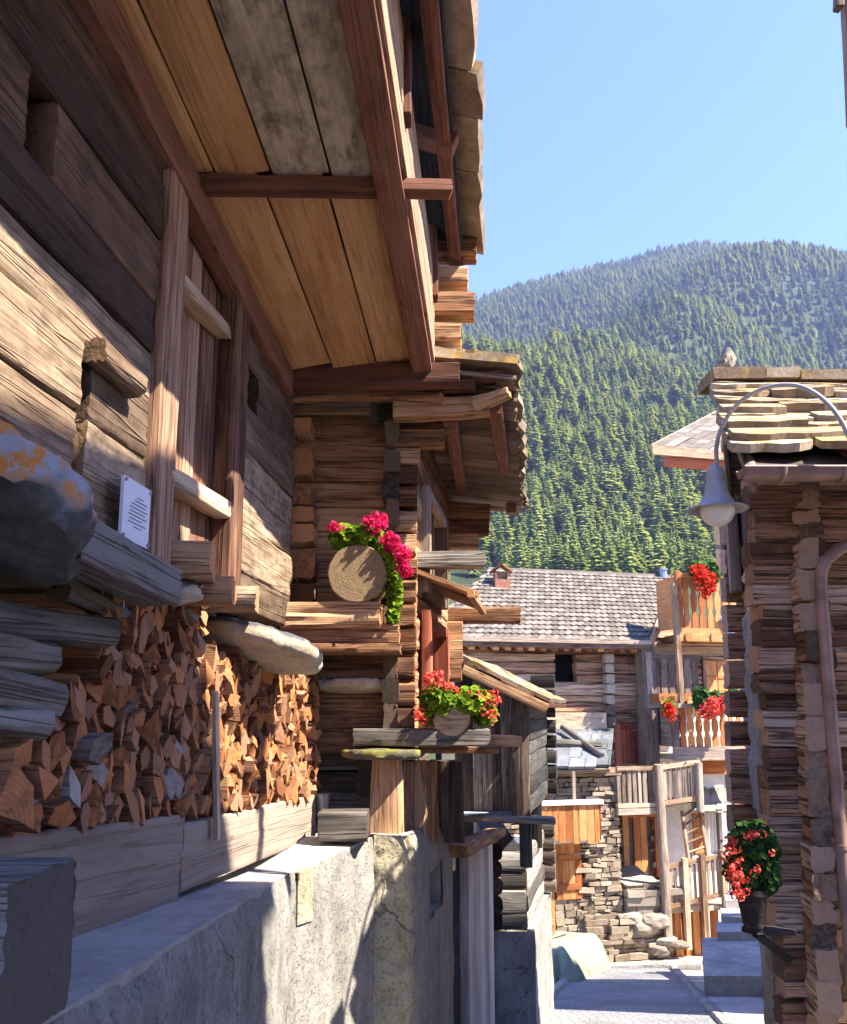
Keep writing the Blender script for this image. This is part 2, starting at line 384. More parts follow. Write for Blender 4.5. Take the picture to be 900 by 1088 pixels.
M['redbeam'] = wood('red_beam', (.065, .024, .015), (.175, .070, .042), (.28, .135, .085), cap=(.2, .08, .05), bump=.35, var=.2, crack=.4)
M['stadel'] = wood('barn_log', (.095, .038, .017), (.36, .185, .09), (.58, .36, .2), cap=(.42, .19, .075), bump=.7, bd=.015)
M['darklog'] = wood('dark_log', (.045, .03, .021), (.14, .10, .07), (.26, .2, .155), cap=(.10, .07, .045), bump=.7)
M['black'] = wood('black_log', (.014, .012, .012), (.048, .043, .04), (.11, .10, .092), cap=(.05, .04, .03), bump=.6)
M['greylog'] = wood('grey_log', (.07, .06, .05), (.2, .175, .15), (.36, .33, .29), cap=(.25, .18, .11), bump=.7)
M['rlog'] = wood('right_log', (.14, .065, .04), (.45, .27, .17), (.62, .47, .36), cap=(.33, .22, .15), bump=.9, bd=.02, crack=.8)
M['orange'] = wood('larch_board', (.32, .10, .03), (.54, .21, .065), (.66, .33, .13), cap=(.5, .25, .1), bump=.3, crack=.3)
M['fire'] = wood('firewood', (.09, .036, .018), (.27, .12, .06), (.42, .23, .13), cap=(.42, .155, .05), cap2=(.30, .18, .11), bump=.35, var=.6)
M['firegrey'] = wood('old_firewood', (.09, .08, .07), (.2, .17, .15), (.34, .31, .28), cap=(.28, .24, .2), bump=.5)
M['sill'] = wood('sill_timber', (.16, .12, .09), (.27, .21, .165), (.36, .295, .24), cap=(.3, .2, .12), bump=.4, sc=.8, crack=.25, var=.25)
M['block'] = wood('block_timber', (.04, .033, .028), (.11, .095, .08), (.2, .18, .16), cap=(.075, .066, .058), cap2=(.10, .09, .08), bump=.8)
M['facade'] = wood('facade_log', (.15, .065, .033), (.43, .245, .135), (.6, .42, .27), cap=(.36, .22, .12), bump=.9, bd=.04, sc=.5)
M['greyboard'] = wood('grey_board', (.12, .085, .06), (.31, .23, .17), (.46, .37, .29), cap=(.35, .28, .2), bump=.4)
M['palegrey'] = wood('pale_grey_board', (.2, .17, .15), (.42, .37, .33), (.58, .53, .48), cap=(.35, .28, .2), bump=.4, crack=.4)
M['redframe'] = wood('red_frame', (.16, .035, .02), (.33, .085, .045), (.42, .14, .08), bump=.3, crack=.3)
M['slab'] = stone('roof_slab', (.13, .09, .055), (.28, .215, .145), (.44, .37, .28), 5, lichen=[((.42, .27, .06), .52), ((.2, .17, .06), .58)])
M['disc'] = stone('disc_stone', (.24, .19, .13), (.46, .385, .28), (.6, .53, .42), 5, bump=.8, lichen=[((.075, .08, .09), .36), ((.35, .36, .36), .60)], uprange=(.15, .5), lscale=4)
M['lichen'] = stone('lichen_lit_rim_stone', (.035, .033, .031), (.08, .076, .07), (.15, .145, .14), 6, lichen=[((.30, .31, .32), .34), ((.50, .20, .035), .47)], bump=1.0, lscale=11, uprange=(-.1, .2))  # orange is lichen; pale up-facing rim and dark underside are light painted in
M['moss'] = stone('mossy_stone', (.06, .055, .04), (.14, .125, .09), (.24, .22, .16), 6, lichen=[((.17, .16, .03), .44)])
M['rubble'] = stone('rubble_stone', (.17, .125, .085), (.29, .225, .16), (.40, .33, .25), 3.2, var=.3)
M['rubble_pale'] = stone('pale_rubble', (.17, .14, .105), (.27, .23, .18), (.37, .325, .265), 3, var=.3)
M['greyslab'] = stone('grey_slab', (.08, .085, .09), (.13, .138, .148), (.2, .21, .225), 3, var=.4)
M['tile'] = stone('slate_tile', (.10, .08, .062), (.155, .132, .108), (.22, .19, .16), 5, var=.35, bump=.3)
M['concrete'] = concrete('concrete', (.10, .094, .082), (.19, .18, .16), (.29, .275, .25), bump=1.0, speck=.65, streak=.8)
M['ledge'] = concrete('ledge_top', (.24, .23, .215), (.38, .365, .34), (.47, .455, .43), bump=.25, streak=.1, speck=.12)
M['plaster'] = concrete('old_plaster', (.15, .125, .08), (.33, .285, .185), (.45, .4, .28), bump=1.2, speck=.6, moss=(.05, .042, .03))
M['cement'] = concrete('grey_cement', (.13, .12, .108), (.24, .228, .205), (.35, .335, .305), bump=.8, speck=.4, streak=.7)
M['mortar'] = plain('old_mortar', (.17, .145, .115), .95, var=.2, sc=6, bump=.3)
M['stucco'] = plain('white_stucco', (.72, .67, .6), .9, var=.08, sc=5, bump=.4)
M['iron'] = plain('lamp_iron', (.38, .39, .41), .5, .1, var=.15, sc=9)
M['copper'] = plain('copper_pipe', (.33, .21, .17), .5, .25, var=.22, sc=7)
M['tin'] = plain('tin', (.35, .36, .38), .45, .6)
M['globe'] = plain('lamp_globe', (.75, .74, .7), .25, 0, var=.02, bump=0, spec=.5)
M['paper'] = plain('paper', (.75, .78, .82), .5, var=.02, bump=0)
M['ink'] = plain('ink', (.12, .13, .16), .7, var=.05, bump=0)
M['dark'] = plain('dark_interior', (.012, .010, .009), .95, var=.2)
M['glass'] = plain('window_glass', (.03, .04, .05), .08, var=.05, bump=0, spec=.6)
M['curtain'] = plain('curtain', (.7, .68, .66), .9, var=.05)
M['brick'] = plain('chimney_brick', (.38, .16, .10), .9, var=.25, sc=22, bump=.5)
M['tarp'] = plain('tarp_cloth', (.27, .30, .21), .6, var=.08, sc=3, bump=.2)
M['white'] = plain('white_paint', (.75, .74, .7), .6, var=.06)
M['ter'] = plain('terracotta', (.45, .17, .08), .8, var=.12)
M['leaf'] = leafmat('geranium_leaf', (.06, .14, .012), (.26, .36, .03), .35)
M['leafdark'] = leafmat('dark_leaf', (.02, .055, .018), (.06, .14, .035), .25)
M['pink'] = leafmat('pink_petal', (.62, .012, .10), (.85, .05, .22), .3)
M['coral'] = leafmat('coral_petal', (.68, .06, .06), (.85, .2, .16), .3)
M['red'] = leafmat('red_petal', (.55, .015, .015), (.75, .09, .05), .3)
# ================================================================== LEFT: log barn close by
p = at(308, 640, 5.5); d = ray(530, 750)
LW = Frame(p, (d.x, d.y))
HI = dict(seg=.06, ex=.022, rough=.007, groove=.008, bev=.1)
MID = dict(seg=.1, ex=.04, rough=.008, groove=.008, bev=.14)
LO = dict(seg=.25, rough=.012, bev=.2)
barn = thing('log_barn', LW.pt(-1.5, .45, -.5), 'weathered log barn close on the left, its plank gallery and eaves jutting over the lane', 'barn')
s_l0 = LW.hit(160, 400)[0]; s_l1 = LW.hit(187, 400)[0]; s_r0 = LW.hit(240, 450)[0]; s_r1 = LW.hit(258, 450)[0]
z_b = LW.hit(205, 615)[1]; z_t = LW.hit(205, 205)[1]
hole1 = LW.rect(28, 95, 60, 165); hole2 = LW.rect(84, 416, 97, 456); hole3 = LW.rect(263, 398, 274, 448)
mb = MB()
S0 = -4.3
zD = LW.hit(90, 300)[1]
rows(mb, LW, S0, s_l0 + .02, z_b, zD, .22, .14, 0, [hole1, hole2], HI)
mb.build('wall', M['near'], barn); mb = MB()
rows(mb, LW, s_r1 - .02, 0.0, z_b - .05, 2.25, .22, .14, 0, [hole3], HI)
mb.build('wall', M['near'], barn)
mb = MB(); rows(mb, LW, S0, s_l0 + .02, zD, 2.5, .235, .14, 0, [hole1, hole2], HI); tag(mb.build('wall', M['neardark'], barn), label='dark upper logs')
mb = MB(); fbox(mb, LW, S0, -.02, z_b - .02, 2.4, -.34, -.3, jit=.002); mb.build('inner_lining', M['dark'], barn)
# door
mb = MB(); s = s_l1 - .01
while s < s_r0:
    w = min(rr(.09, .15), s_r0 + .01 - s); log(mb, LW.pt(s + w/2, z_b + .02, -.075 + rr(-.006, .006)), LW.pt(s + w/2, z_t, -.075), .035, w - .004, up=LW.a, seg=.08, ex=.03, rough=.004, groove=.004, bev=.08); s += w
door = mb.build('door', M['door'], barn)
for (u0, v0, u1, v1, hh) in ((184, 292, 240, 353, .075), (174, 505, 240, 543, .085)):
    sa, za = LW.hit(u0, v0, .0); sb, zb = LW.hit(u1, v1, .0)
    mb = MB(); log(mb, LW.pt(sa, za, -.01), LW.pt(sb, zb, -.01), .08, hh, **HI); mb.build('door_rail', M['pale'], barn)
for sa, sb in ((s_l0, s_l1), (s_r0, s_r1)):
    mb = MB(); w = sb - sa
    log(mb, LW.pt((sa+sb)/2, z_b - .05, -.03), LW.pt((sa+sb)/2, z_t + .1, -.03), .13, w * .8, up=LW.a, seg=.08, ex=.03, rough=.006, groove=.006, bev=.12)
    mb.build('door_post', M['door'], barn)
# protruding blocks and sill logs on the wall
mb = MB(); sa, za = LW.hit(112, 372, .06); sb, zb = LW.hit(154, 408, .06)
log(mb, LW.pt(sa, za, .015), LW.pt(sb, zb, .015), .10, .10, seg=.03, ex=.02, rough=.014, groove=.012, bev=.32); mb.build('wall_block', M['near'], barn)
mb = MB(); sa, za = LW.hit(78, 585, .12); sb, zb = LW.hit(186, 622, .12)
log(mb, LW.pt(sa, zb + .04, .06), LW.pt(sb, zb - .01, .06), .17, .14, **HI); mb.build('sill_log', M['block'], barn)
mb = MB()
q = at(192, 596, 3.55); log(mb, q + V((-.30, -.03, 0)), q + V((.13, .03, 0)), .26, .16, seg=.04, ex=.02, rough=.01, groove=.016, bev=.3); mb.build('beam_end', M['stadel'], barn)
mb = MB(); q = at(215, 628, 3.75); log(mb, q + V((-.35, -.03, 0)), q + V((.13, .03, 0)), .22, .11, seg=.04, ex=.02, rough=.012, groove=.012, bev=.2); mb.build('beam_end', M['stadel'], barn)
mb = MB(); q = at(245, 636, 4.1); log(mb, q + V((-.35, -.03, 0)), q + V((.12, .03, 0)), .2, .12, seg=.04, ex=.02, rough=.012, groove=.012, bev=.2); mb.build('beam_end', M['near'], barn)
# floor beams under the wall, deep in shade
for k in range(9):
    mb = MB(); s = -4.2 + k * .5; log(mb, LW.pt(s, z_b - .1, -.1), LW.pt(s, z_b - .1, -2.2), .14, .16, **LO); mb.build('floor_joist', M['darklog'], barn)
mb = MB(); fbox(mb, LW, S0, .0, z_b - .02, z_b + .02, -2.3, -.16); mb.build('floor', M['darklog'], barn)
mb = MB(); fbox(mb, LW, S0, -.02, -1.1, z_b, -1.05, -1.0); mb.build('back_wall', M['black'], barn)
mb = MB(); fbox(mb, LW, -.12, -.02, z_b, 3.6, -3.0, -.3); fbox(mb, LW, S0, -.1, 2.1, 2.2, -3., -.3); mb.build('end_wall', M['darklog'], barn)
# gallery floor (soffit): plane through measured points
w_far = LW.pt(*LW.hit(303, 391)); w_near = LW.pt(*LW.hit(112, 2)); bf = at(446, 389, 5.42)
dirn = (w_near - w_far)
t_far = bf - w_far
def SP(a, b, up=0):   # a: 0 at far end .. 1 at near measured point ; b: 0 wall .. 1 edge beam
    return w_far + dirn * a + t_far * b + Z * up
nS = dirn.cross(t_far).normalized(); nS = nS if nS.z > 0 else -nS
def SH(u, v):         # pixel -> (a,b) on soffit plane
    dd = ray(u, v); q = dd * (w_far.dot(nS) / dd.dot(nS)) - w_far
    A11, A12, A22 = dirn.dot(dirn), dirn.dot(t_far), t_far.dot(t_far); b1, b2 = q.dot(dirn), q.dot(t_far)
    D = A11*A22 - A12*A12
    return (b1*A22 - b2*A12)/D, (A11*b2 - A12*b1)/D
aX = SH(290, 188)[0]
AN = 1.75
def boards(bs, a0, a1, mat, name, seeds):
    mb = MB()
    for (b0, b1), r in zip(zip(bs, bs[1:]), seeds):
        c0 = SP(a0, (b0+b1)/2, .02 + rr(0, .004)); c1 = SP(a1, (b0+b1)/2, .02)
        log(mb, c0, c1, (b1 - b0) * dirn.normalized().cross(t_far).length - .010, .035, up=nS, seg=.15, rough=.002, bev=.06, rnd=r)
    return mb.build(name, mat, barn)
b1 = [-.02] + [SH(u, v)[1] for u, v in ((318, 300), (375, 300))] + [1.0]
b2 = [-.02] + [SH(u, v)[1] for u, v in ((185, 90), (253, 90), (325, 90))] + [1.0]
boards([b1[0], b1[1], b1[2], b1[3]], .0, aX, M['soffit'], 'soffit', [.5, .35, .62])
boards([b2[0], b2[1], b2[2]], aX, AN, M['soffit'], 'soffit', [.45, .2])
mb = MB(); c_ = [SP(-.0, .0, .06), SP(-.0, .98, .06), SP(AN, .98, .06), SP(AN, .0, .06)]; quadslab(mb, *c_, .012); mb.build('soffit_backing', M['darklog'], barn)  # dark slab added to stop light coming through the soffit seams
tag(boards(b2[2:], aX, AN, M['soffit_grey'], 'soffit', [.5, .42]), label='mould stained grey soffit boards')
mb = MB(); log(mb, SP(-.02, 1.02, -.03), SP(AN, 1.02, -.03), .13, .15, up=nS, seg=.08, ex=.03, rough=.004, groove=.004, bev=.1); mb.build('edge_beam', M['redbeam'], barn)
mb = MB(); xa, xb = SH(210, 190), SH(478, 197)
log(mb, SP(xa[0], xa[1] - .03, -.035), SP(xb[0], xb[1], -.02), .09, .06, seg=.1, rough=.003, bev=.1); mb.build('cross_beam', M['redbeam'], barn)
mb = MB(); log(mb, at(300, 402, 5.36), at(488, 399, 5.36), .12, .15, seg=.08, ex=.03, rough=.004, groove=.004, bev=.1); mb.build('header_beam', M['redbeam'], barn)
mb = MB(); sa, za = LW.hit(95, 60, .05); sb, zb = LW.hit(300, 440, .05)
dz = dirn.normalized()
log(mb, w_far + LW.n * .0 - Z * .1 - dz * .02, w_far + LW.n * .0 - Z * .1 + dirn * AN, .1, .17, seg=.08, ex=.03, rough=.005, groove=.005, bev=.1); mb.build('wall_plate', M['redbeam'], barn)
# gallery parapet rising from the edge beam
mb = MB()
for k in range(3):
    log(mb, SP(-.02, 1.10, .10 + k * .2), SP(AN, 1.10, .10 + k * .2), .035, .19, up=Z, seg=.1, ex=.03, rough=.003, groove=.004, bev=.06)
mb.build('parapet', M['door'], barn)
# roof: eave line measured from the photo
e_far = at(512, 268, 5.45); dr = -LW.a
e_dir = (at(508, 0, 5.45 * .62) - e_far); 
def EV(t): return e_far + dr * t
PIT = .42
upv = V((-1, .09, PIT)).normalized()
mb = MB()
for k in range(9):
    bdir = upv * .32; c0 = EV(-.02) + upv * (.30 + .32 * k) - Z * .05; log(mb, c0, c0 + dr * 4.6, .31, .03, up=V((PIT, 0, 1)), seg=.4, rough=.002, bev=.06)
mb.build('roof_boarding', M['black'], barn)
roof = MB()
for row in range(9):
    t = -.12
    while t < 4.5:
        w = rr(.32, .62); e = EV(t) + upv * (row * .3 - .04 + rr(-.02, .02)) + Z * (.03 + .012 * (row % 2))
        th = rr(.05, .075); q0 = e; q1 = e + dr * (w - .008)
        slabstone(roof, q1 + Z * (.03 + th), q0 + Z * (.03 + th), upv * .45 - Z * .04, th, 3, .010); t += w
roof.build('roof', M['slab'], barn)
for t in (.0, 1.22, 2.3, 3.4):
    mb = MB(); c = EV(t) - Z * .10; log(mb, c + upv * .13, c + upv * 1.3, .09, .11, seg=.15, rough=.005, bev=.1); mb.build('rafter', M['redbeam'], barn)
mb = MB()
log(mb, EV(-.05) + upv * .2 - Z * .1, EV(4.4) + upv * .2 - Z * .1, .08, .1, seg=.12, rough=.006, bev=.12)
mb.build('eave_purlin', M['redbeam'], barn)
# stepped bracket logs that carry the eave, at the far end
for (u0, u1, v, hh) in ((458, 506, 268, .12), (458, 497, 297, .12), (452, 504, 327, .16), (452, 490, 357, .13)):
    mb = MB(); q0 = at(u0 - 90, v, 5.5); q1 = at(u1, v, 5.46); log(mb, q0, q1, .17, hh, seg=.06, ex=.03, rough=.007, groove=.008, bev=.14); mb.build('bracket_log', M['stadel'], barn)
mb = MB()
for k in range(6): log(mb, at(432 + 8*0, 215 + k * 27, 5.62), at(463, 215 + k * 27, 5.62), .05, .16, seg=.1, ex=.03, rough=.004, groove=.004)
mb.build('gable_boards', M['stadel'], barn)
for k, t in enumerate((.15, 1.9, 3.2)):
    mb = MB(); c = EV(t); log(mb, V((c.x - .34, c.y - .02, c.z - .42)), V((c.x - .34, c.y - .02, c.z + .12)), .1, .12, up=V((0, 1, 0)), seg=.1, rough=.004); mb.build('eave_post', M['redbeam'], barn)

# notice on the wall
s0, s1, z0, z1 = LW.rect(119, 512, 149, 578, .01)
FN = LW
nb = thing('notice_sheet', LW.pt((s0+s1)/2, z0, .02), 'white printed notice under clear cover, fixed to the sunlit log wall beside the barn door', 'notice')
mb = MB(); fbox(mb, LW, s0, s1, z0, z1, .035, .047); mb.build('sheet', M['paper'], nb)
mb = MB(); H = z1 - z0; W = s1 - s0
for k, (a, b) in enumerate(((.5, .72), (.42, .86), (.3, .82), (.25, .88), (.25, .8), (.2, .86), (.25, .7), (.2, .84), (.42, .7))):
    zz = z1 - H * (.26 + k * .062); x = a
    while x < b:
        w = rr(.03, .09); fbox(mb, LW, s0 + W * x, s0 + W * min(b, x + w), zz, zz + H * .016, .047, .0485); x += w + .018
mb.build('text_lines', M['ink'], nb)
mb = MB()
for x, zz in ((s0 + .01, z1 - .012), (s1 - .01, z1 - .012), (s0 + .01, z0 + .012), (s1 - .01, z0 + .012)):
    lathe(mb, LW.pt(x, zz, .0), [(0, .054), (.006, .054), (.007, .05), (.005, .0)], 10, LW.n)
mb.build('screws', M['tin'], nb)

# staddle stones
def RX(a): return Matrix.Rotation(a, 3, 'X')
def RY(a): return Matrix.Rotation(a, 3, 'Y')
q = at(-22, 532, 2.35); mb = MB(); disc(mb, q, .31, .29, .17, RY(.22) @ RX(-.5), .03, .2, face=.80)
tag(mb.build('staddle_stone', M['lichen'], smooth=50), 'large round stone slab patched with orange lichen at the left edge, above the firewood', 'stone slab')
q = at(262, 688, 4.6); mb = MB(); disc(mb, q, .40, .36, .09, RY(.14) @ RX(-.20), .035, .2)
tag(mb.build('staddle_stone', M['disc'], smooth=50), 'round flat stone slab jutting out above the sunlit end of the firewood stack', 'stone slab')
q = at(185, 628, 3.6); mb = MB(); rock(mb, q, .12, .10, .06, None, 4, .25, 2.2, .7)
tag(mb.build('wedge_stone', M['disc'], smooth=50), 'small pale stone wedged below the barn door, beside the dark sill log', 'stone')

# ------------------------------------------------------------------ concrete terrace
P1 = at(310, 928, 4.7); P2 = at(398, 890, 5.5)
CWd = V((.06, 1, 0))
CW = Frame(P1, (.06, 1)); C2 = Frame(P1, (P2 - P1).to_2d())
q = at(338, 852, 5.75); d = ray(610, 750); PW = Frame(q, (d.x, d.y))
z_p1 = P1.z
def ledge_z(Y): return P1.z + (-.70 - P1.z) * (4.7 - Y) / 2.6 if Y < 4.7 else P1.z + (P2.z - P1.z) * (Y - 4.7) / .8
mb = MB()
def face1(u, v):
    Y = 1.2 + (4.7 - 1.2) * u; t = (Y - 4.7) * math.hypot(.06, 1); zt = ledge_z(Y) - .015; zb = zs(Y) - .4
    b = .02 * max(0, 1 - abs(v - 1) * 18)
    return CW.pt(t, zb + (zt - zb) * v, -b + .03 * (1 - v))
patch(mb, face1, 110, 60, .012, 6)
L2 = (P2 - P1).to_2d().length
def face2(u, v):
    Y = P1.y + (P2.y - P1.y) * u; zt = ledge_z(Y) - .01; zb = zs(Y) - .4
    return C2.pt(L2 * u, zb + (zt - zb) * v, -.015 * max(0, 1 - abs(v - 1) * 18))
patch(mb, face2, 40, 60, .01, 6)
terr = thing('terrace_wall', V((P1.x - .3, 4.0, zs(4) - .4)), 'rough grey concrete terrace wall carrying the firewood stack, front left', 'wall')
mb.build('wall_face', M['concrete'], terr)
mb = MB()
def top1(u, v):
    Y = 1.2 + 3.5 * u; a = CW.pt((Y - 4.7) * math.hypot(.06, 1), ledge_z(Y), -.02); 
    # inner line on the timber frame plane
    tt = (Y - PW.o.y) / PW.a.y; b = PW.pt(tt, ledge_z(Y) + .0, -.12)
    if v == 0: return a - Z * .06 - CW.n * .012
    return a.lerp(V((b.x, Y, ledge_z(Y) + .01)), (v - .05) / .95)
patch(mb, top1, 60, 20, .006, 5)
def top2(u, v):
    Y = P1.y + (P2.y - P1.y) * u; a = C2.pt(L2 * u, ledge_z(Y), -.015); tt = (Y - PW.o.y) / PW.a.y; b = PW.pt(tt, ledge_z(Y), -.12)
    if v == 0: return a - Z * .06 - C2.n * .012
    return a.lerp(V((b.x, Y, ledge_z(Y) + .01)), (v - .05) / .95)
patch(mb, top2, 24, 20, .005, 5)
mb.build('wall_top', M['ledge'], terr)
s0, s1, z0, z1 = C2.rect(315, 926, 331, 976, .0)
mb = MB(); fbox(mb, C2, s0, s1, z0 - .02, z1, -.12, .012, jit=.004); tag(mb.build('patch_stone', M['plaster'], terr), label='ochre stone set in the wall')

# timber under the stack
mb = MB()
zf = PW.hit(338, 872)[1]; sN = PW.hit(-40, 940)[0]
zt0, zt1 = PW.hit(5, 893)[1], PW.hit(335, 853)[1]; sA = PW.hit(5, 893)[0]; sB = PW.hit(335, 853)[0]
sJ = PW.hit(194, 900)[0]
def ztop(s): return zt0 + (zt1 - zt0) * (s - sA) / (sB - sA)
zbS = lambda s: ledge_z(PW.pt(s, 0).y)
def sill(sa, sb, nm, mat):
    mb = MB(); za, zb = (ztop(sa) + zbS(sa)) / 2, (ztop(sb) + zbS(sb)) / 2
    log(mb, PW.pt(sa, za, -.1), PW.pt(sb, zb, -.1), .2, (ztop(sa) - zbS(sa) + ztop(sb) - zbS(sb)) / 2 + .03, seg=.06, ex=.03, rough=.005, groove=.006, bev=.07)
    return mb.build(nm, mat)
tag(sill(-3.6, sJ - .004, 'base_timber', M['sill']), 'long grey base timber under the shaded left part of the firewood', 'timber')
tag(sill(sJ + .004, sB + .02, 'base_timber', M['sill']), 'pale base timber under the sunlit right end of the firewood', 'timber')
# squared block bottom left, block by the barn
mb = MB(); q0 = at(15, 950, 1.78)
log(mb, V((q0.x - .5, 1.92, -.50)), V((q0.x, 1.92, -.50)), .34, .33, seg=.04, ex=.02, rough=.006, groove=.008, bev=.06)
tag(mb.build('squared_block', M['block']), 'dark squared timber block with end grain, standing on the terrace in the bottom left corner', 'timber block')
mb = MB(); log(mb, at(340, 877, 5.35), at(391, 876, 5.35), .2, .165, seg=.05, ex=.03, rough=.008, groove=.008, bev=.1)
tag(mb.build('timber_offcut', M['greylog']), 'short cracked timber offcut lying on the terrace below the log barn posts', 'timber block')
mb = MB(); lathe(mb, at(343, 864, 5.7), [(0, 0), (.035, 0), (.042, .11), (.047, .12), (.038, .12), (.034, .02), (0, .02)], 16)
tag(mb.build('tin_cup', M['tin']), 'small grey cup behind the timber offcut', 'cup')
mb = MB(); sa, za = PW.hit(236, 862, .05); sb, zb = PW.hit(233, 735, .05); log(mb, PW.pt(sa, za - .12, .03), PW.pt(sb, zb, .03), .025, .04, up=PW.a, seg=.1, rough=.003)
tag(mb.build('stack_stake', M['pale']), 'thin upright stake holding the firewood stack where sun meets shade', 'stake')

# ------------------------------------------------------------------ firewood : every split log an object
protos = []
def chunk(kind, L):
    mb = MB(); k = random.choice((3, 4, 4, 5, 5, 6)); per = []
    for i in range(k):
        a = 6.283 * (i + rr(-.3, .3)) / k; r = rr(.8, 1.15); per.append((math.cos(a) * r * .5, math.sin(a) * r * .5))
    # densify edges, slightly rough
    q = []
    for i in range(k):
        p0, p1 = per[i], per[(i+1) % k]
        for j in range(3): q.append((p0[0] + (p1[0]-p0[0]) * j / 3 + rr(-.014, .014), p0[1] + (p1[1]-p0[1]) * j / 3 + rr(-.014, .014)))
    tiltx, tilty = rr(-.05, .05), rr(-.05, .05); n = 5; so = V((rr(0, 40), rr(0, 40), rr(0, 40))); vs = []; gs = []
    for i in range(n + 1):
        for x, y in q:
            t = L * i / n; e = noise.noise(V((t * 6, x * 3, y * 3)) + so) * .12
            tt = t + ((rr(-.002, .002) + tiltx * x + tilty * y) if i in (0, n) else 0)
            vs.append(V((tt - L, x * (1 + e), y * (1 + e)))); gs.append(V((t + so.x, x * .12, y * .12)))
    kk = len(q)
    fs = [(i*kk + j, i*kk + (j+1) % kk, (i+1)*kk + (j+1) % kk, (i+1)*kk + j) for i in range(n) for j in range(kk)]
    mb.add(vs, fs, gs, .5); mb.add(vs[:kk], [tuple(range(kk))[::-1]], gs[:kk], .5, 1); 
    ce = sum(vs[-kk:], V((0,0,0))) / kk + V((rr(0, .004), 0, 0)); cg = sum(gs[-kk:], V((0,0,0))) / kk
    mb.add(vs[-kk:] + [ce], [(i, (i+1) % kk, kk) for i in range(kk)], gs[-kk:] + [cg], .5, 1)
    return mb
def mesh_of(mb, name, mat):
    me = bpy.data.meshes.new(name); me.from_pydata(mb.v, [], mb.f)
    me.attributes.new('gc', 'FLOAT_VECTOR', 'POINT').data.foreach_set('vector', [c for g in mb.gc for c in g])
    r = random.random(); me.attributes.new('rnd', 'FLOAT', 'POINT').data.foreach_set('value', [r] * len(mb.v))
    me.attributes.new('cap', 'FLOAT', 'POINT').data.foreach_set('value', mb.cp)
    me.materials.append(mat); me.update(); return me
pbs = [chunk('a', .42) for i in range(30)]
fm = [mesh_of(p_, 'firewood_piece', M['fire']) for p_ in pbs] 
gm = [mesh_of(chunk('a', .42), 'grey_firewood_piece', M['firegrey']) for i in range(6)]
zceil = lambda s: z_b - .07
def fw(me, c, ax, up, sy, sz, label, group):
    o = bpy.data.objects.new('firewood', me); COL.objects.link(o)
    ax = ax.normalized(); sd = V(up).cross(ax).normalized(); u2 = ax.cross(sd)
    R = Matrix((ax, sd, u2)).transposed().to_4x4()
    o.matrix_world = Matrix.Translation(c) @ R @ Matrix.Diagonal((1, sy, sz, 1))
    return tag(o, label, 'firewood', group)
s = PW.hit(14, 800)[0]; nfw = 0; FWL = []
shade_l, sun_l = 'split reddish brown firewood piece in the shaded left half of the stack', 'split orange firewood piece in the sunlit right end of the stack'
while s < sB + .03:
    f = max(0, min(1, (s - sA) / (sB - sA))); w = (.054 - .012 * f) * rr(.7, 1.3); z = ztop(s) + .008
    P_ = PW.pt(s, 0); px = PCX + FPX * P_.x / (P_.y * math.cos(PITCH))
    ztp = z_b - .02 if px > 95 else PW.hit(60, 735)[1]
    if px < 60: ztp = PW.hit(30, 810)[1]
    if px > 215: ztp = min(ztp, at(265, 715, P_.y).z + .05)
    while z < ztp:
        h = rr(.055, .135) * (1.1 - .2 * f)
        c = PW.pt(s + w * .5 + rr(-.015, .015), z + h * .5, rr(-.03, .03) - .02); ax = PW.n + PW.a * rr(-.18, .1) + Z * rr(-.1, .1)
        FWL.append((P_.y, c, ax, Z + PW.a * rr(-.35, .35), w * 1.4, h * 1.3, px)); nfw += 1; z += h * .9
    s += w * .9
FWL.sort(key=lambda t: t[0]); fr_ = MB()
for i, (y_, c, ax, up, w, h, px) in enumerate(FWL):
    gr = random.random() < (.07 if px < 200 else .0)
    if i < 290:
        if gr: fw(random.choice(gm), c, ax, up, w, h * .8, 'silvery grey firewood piece among the reddish ones in the stack', 'grey pieces in the firewood stack')
        else: fw(random.choice(fm), c, ax, up, w, h, shade_l if px < 197 else sun_l, 'shaded firewood pieces' if px < 197 else 'sunlit firewood pieces')
    else:
        x = ax.normalized(); sd = up.cross(x).normalized(); u2 = x.cross(sd); pb = random.choice(pbs); rn_ = random.random()
        b0 = len(fr_.v); fr_.v += [c + x * p.x + sd * (p.y * w) + u2 * (p.z * h) for p in pb.v]; fr_.gc += pb.gc; fr_.cp += pb.cp; fr_.rn += [rn_] * len(pb.v); fr_.f += [[b0 + q for q in f_] for f_ in pb.f]; fr_.mi += [0] * len(pb.f)
tag(fr_.build('firewood_filling', M['fire'], smooth=0), kind='stuff')
print('firewood', nfw)
# long logs lying along the stack, upper left
long_px = [((-30, 655, 115, 672), .12, 'top long grey log lying lengthwise over the firewood under the lichen slab'),
           ((-30, 690, 60, 700), .10, 'second long log lying lengthwise below the top one, left of the stack'),
           ((-40, 722, 70, 745), .13, 'thick long grey log lying lengthwise at the left end of the stack'),
           ((-40, 755, 45, 770), .09, 'thin dark log lying lengthwise below the thick one, left of the stack'),
           ((60, 625, 150, 660), .09, 'dark log lying lengthwise right under the sill of the barn')]
for (u0, v0, u1, v1), d_, lb in long_px:
    sa, za = PW.hit(u0, v0, .0); sb, zb = PW.hit(u1, v1, .0); mb = MB()
    log(mb, PW.pt(sa, za, rr(-.06, .0)), PW.pt(sb, zb, rr(-.06, .0)), d_, d_, seg=.06, ex=.03, rough=.014, groove=.008, bev=.3)
    tag(mb.build('long_log', M['greylog']), lb, 'log')
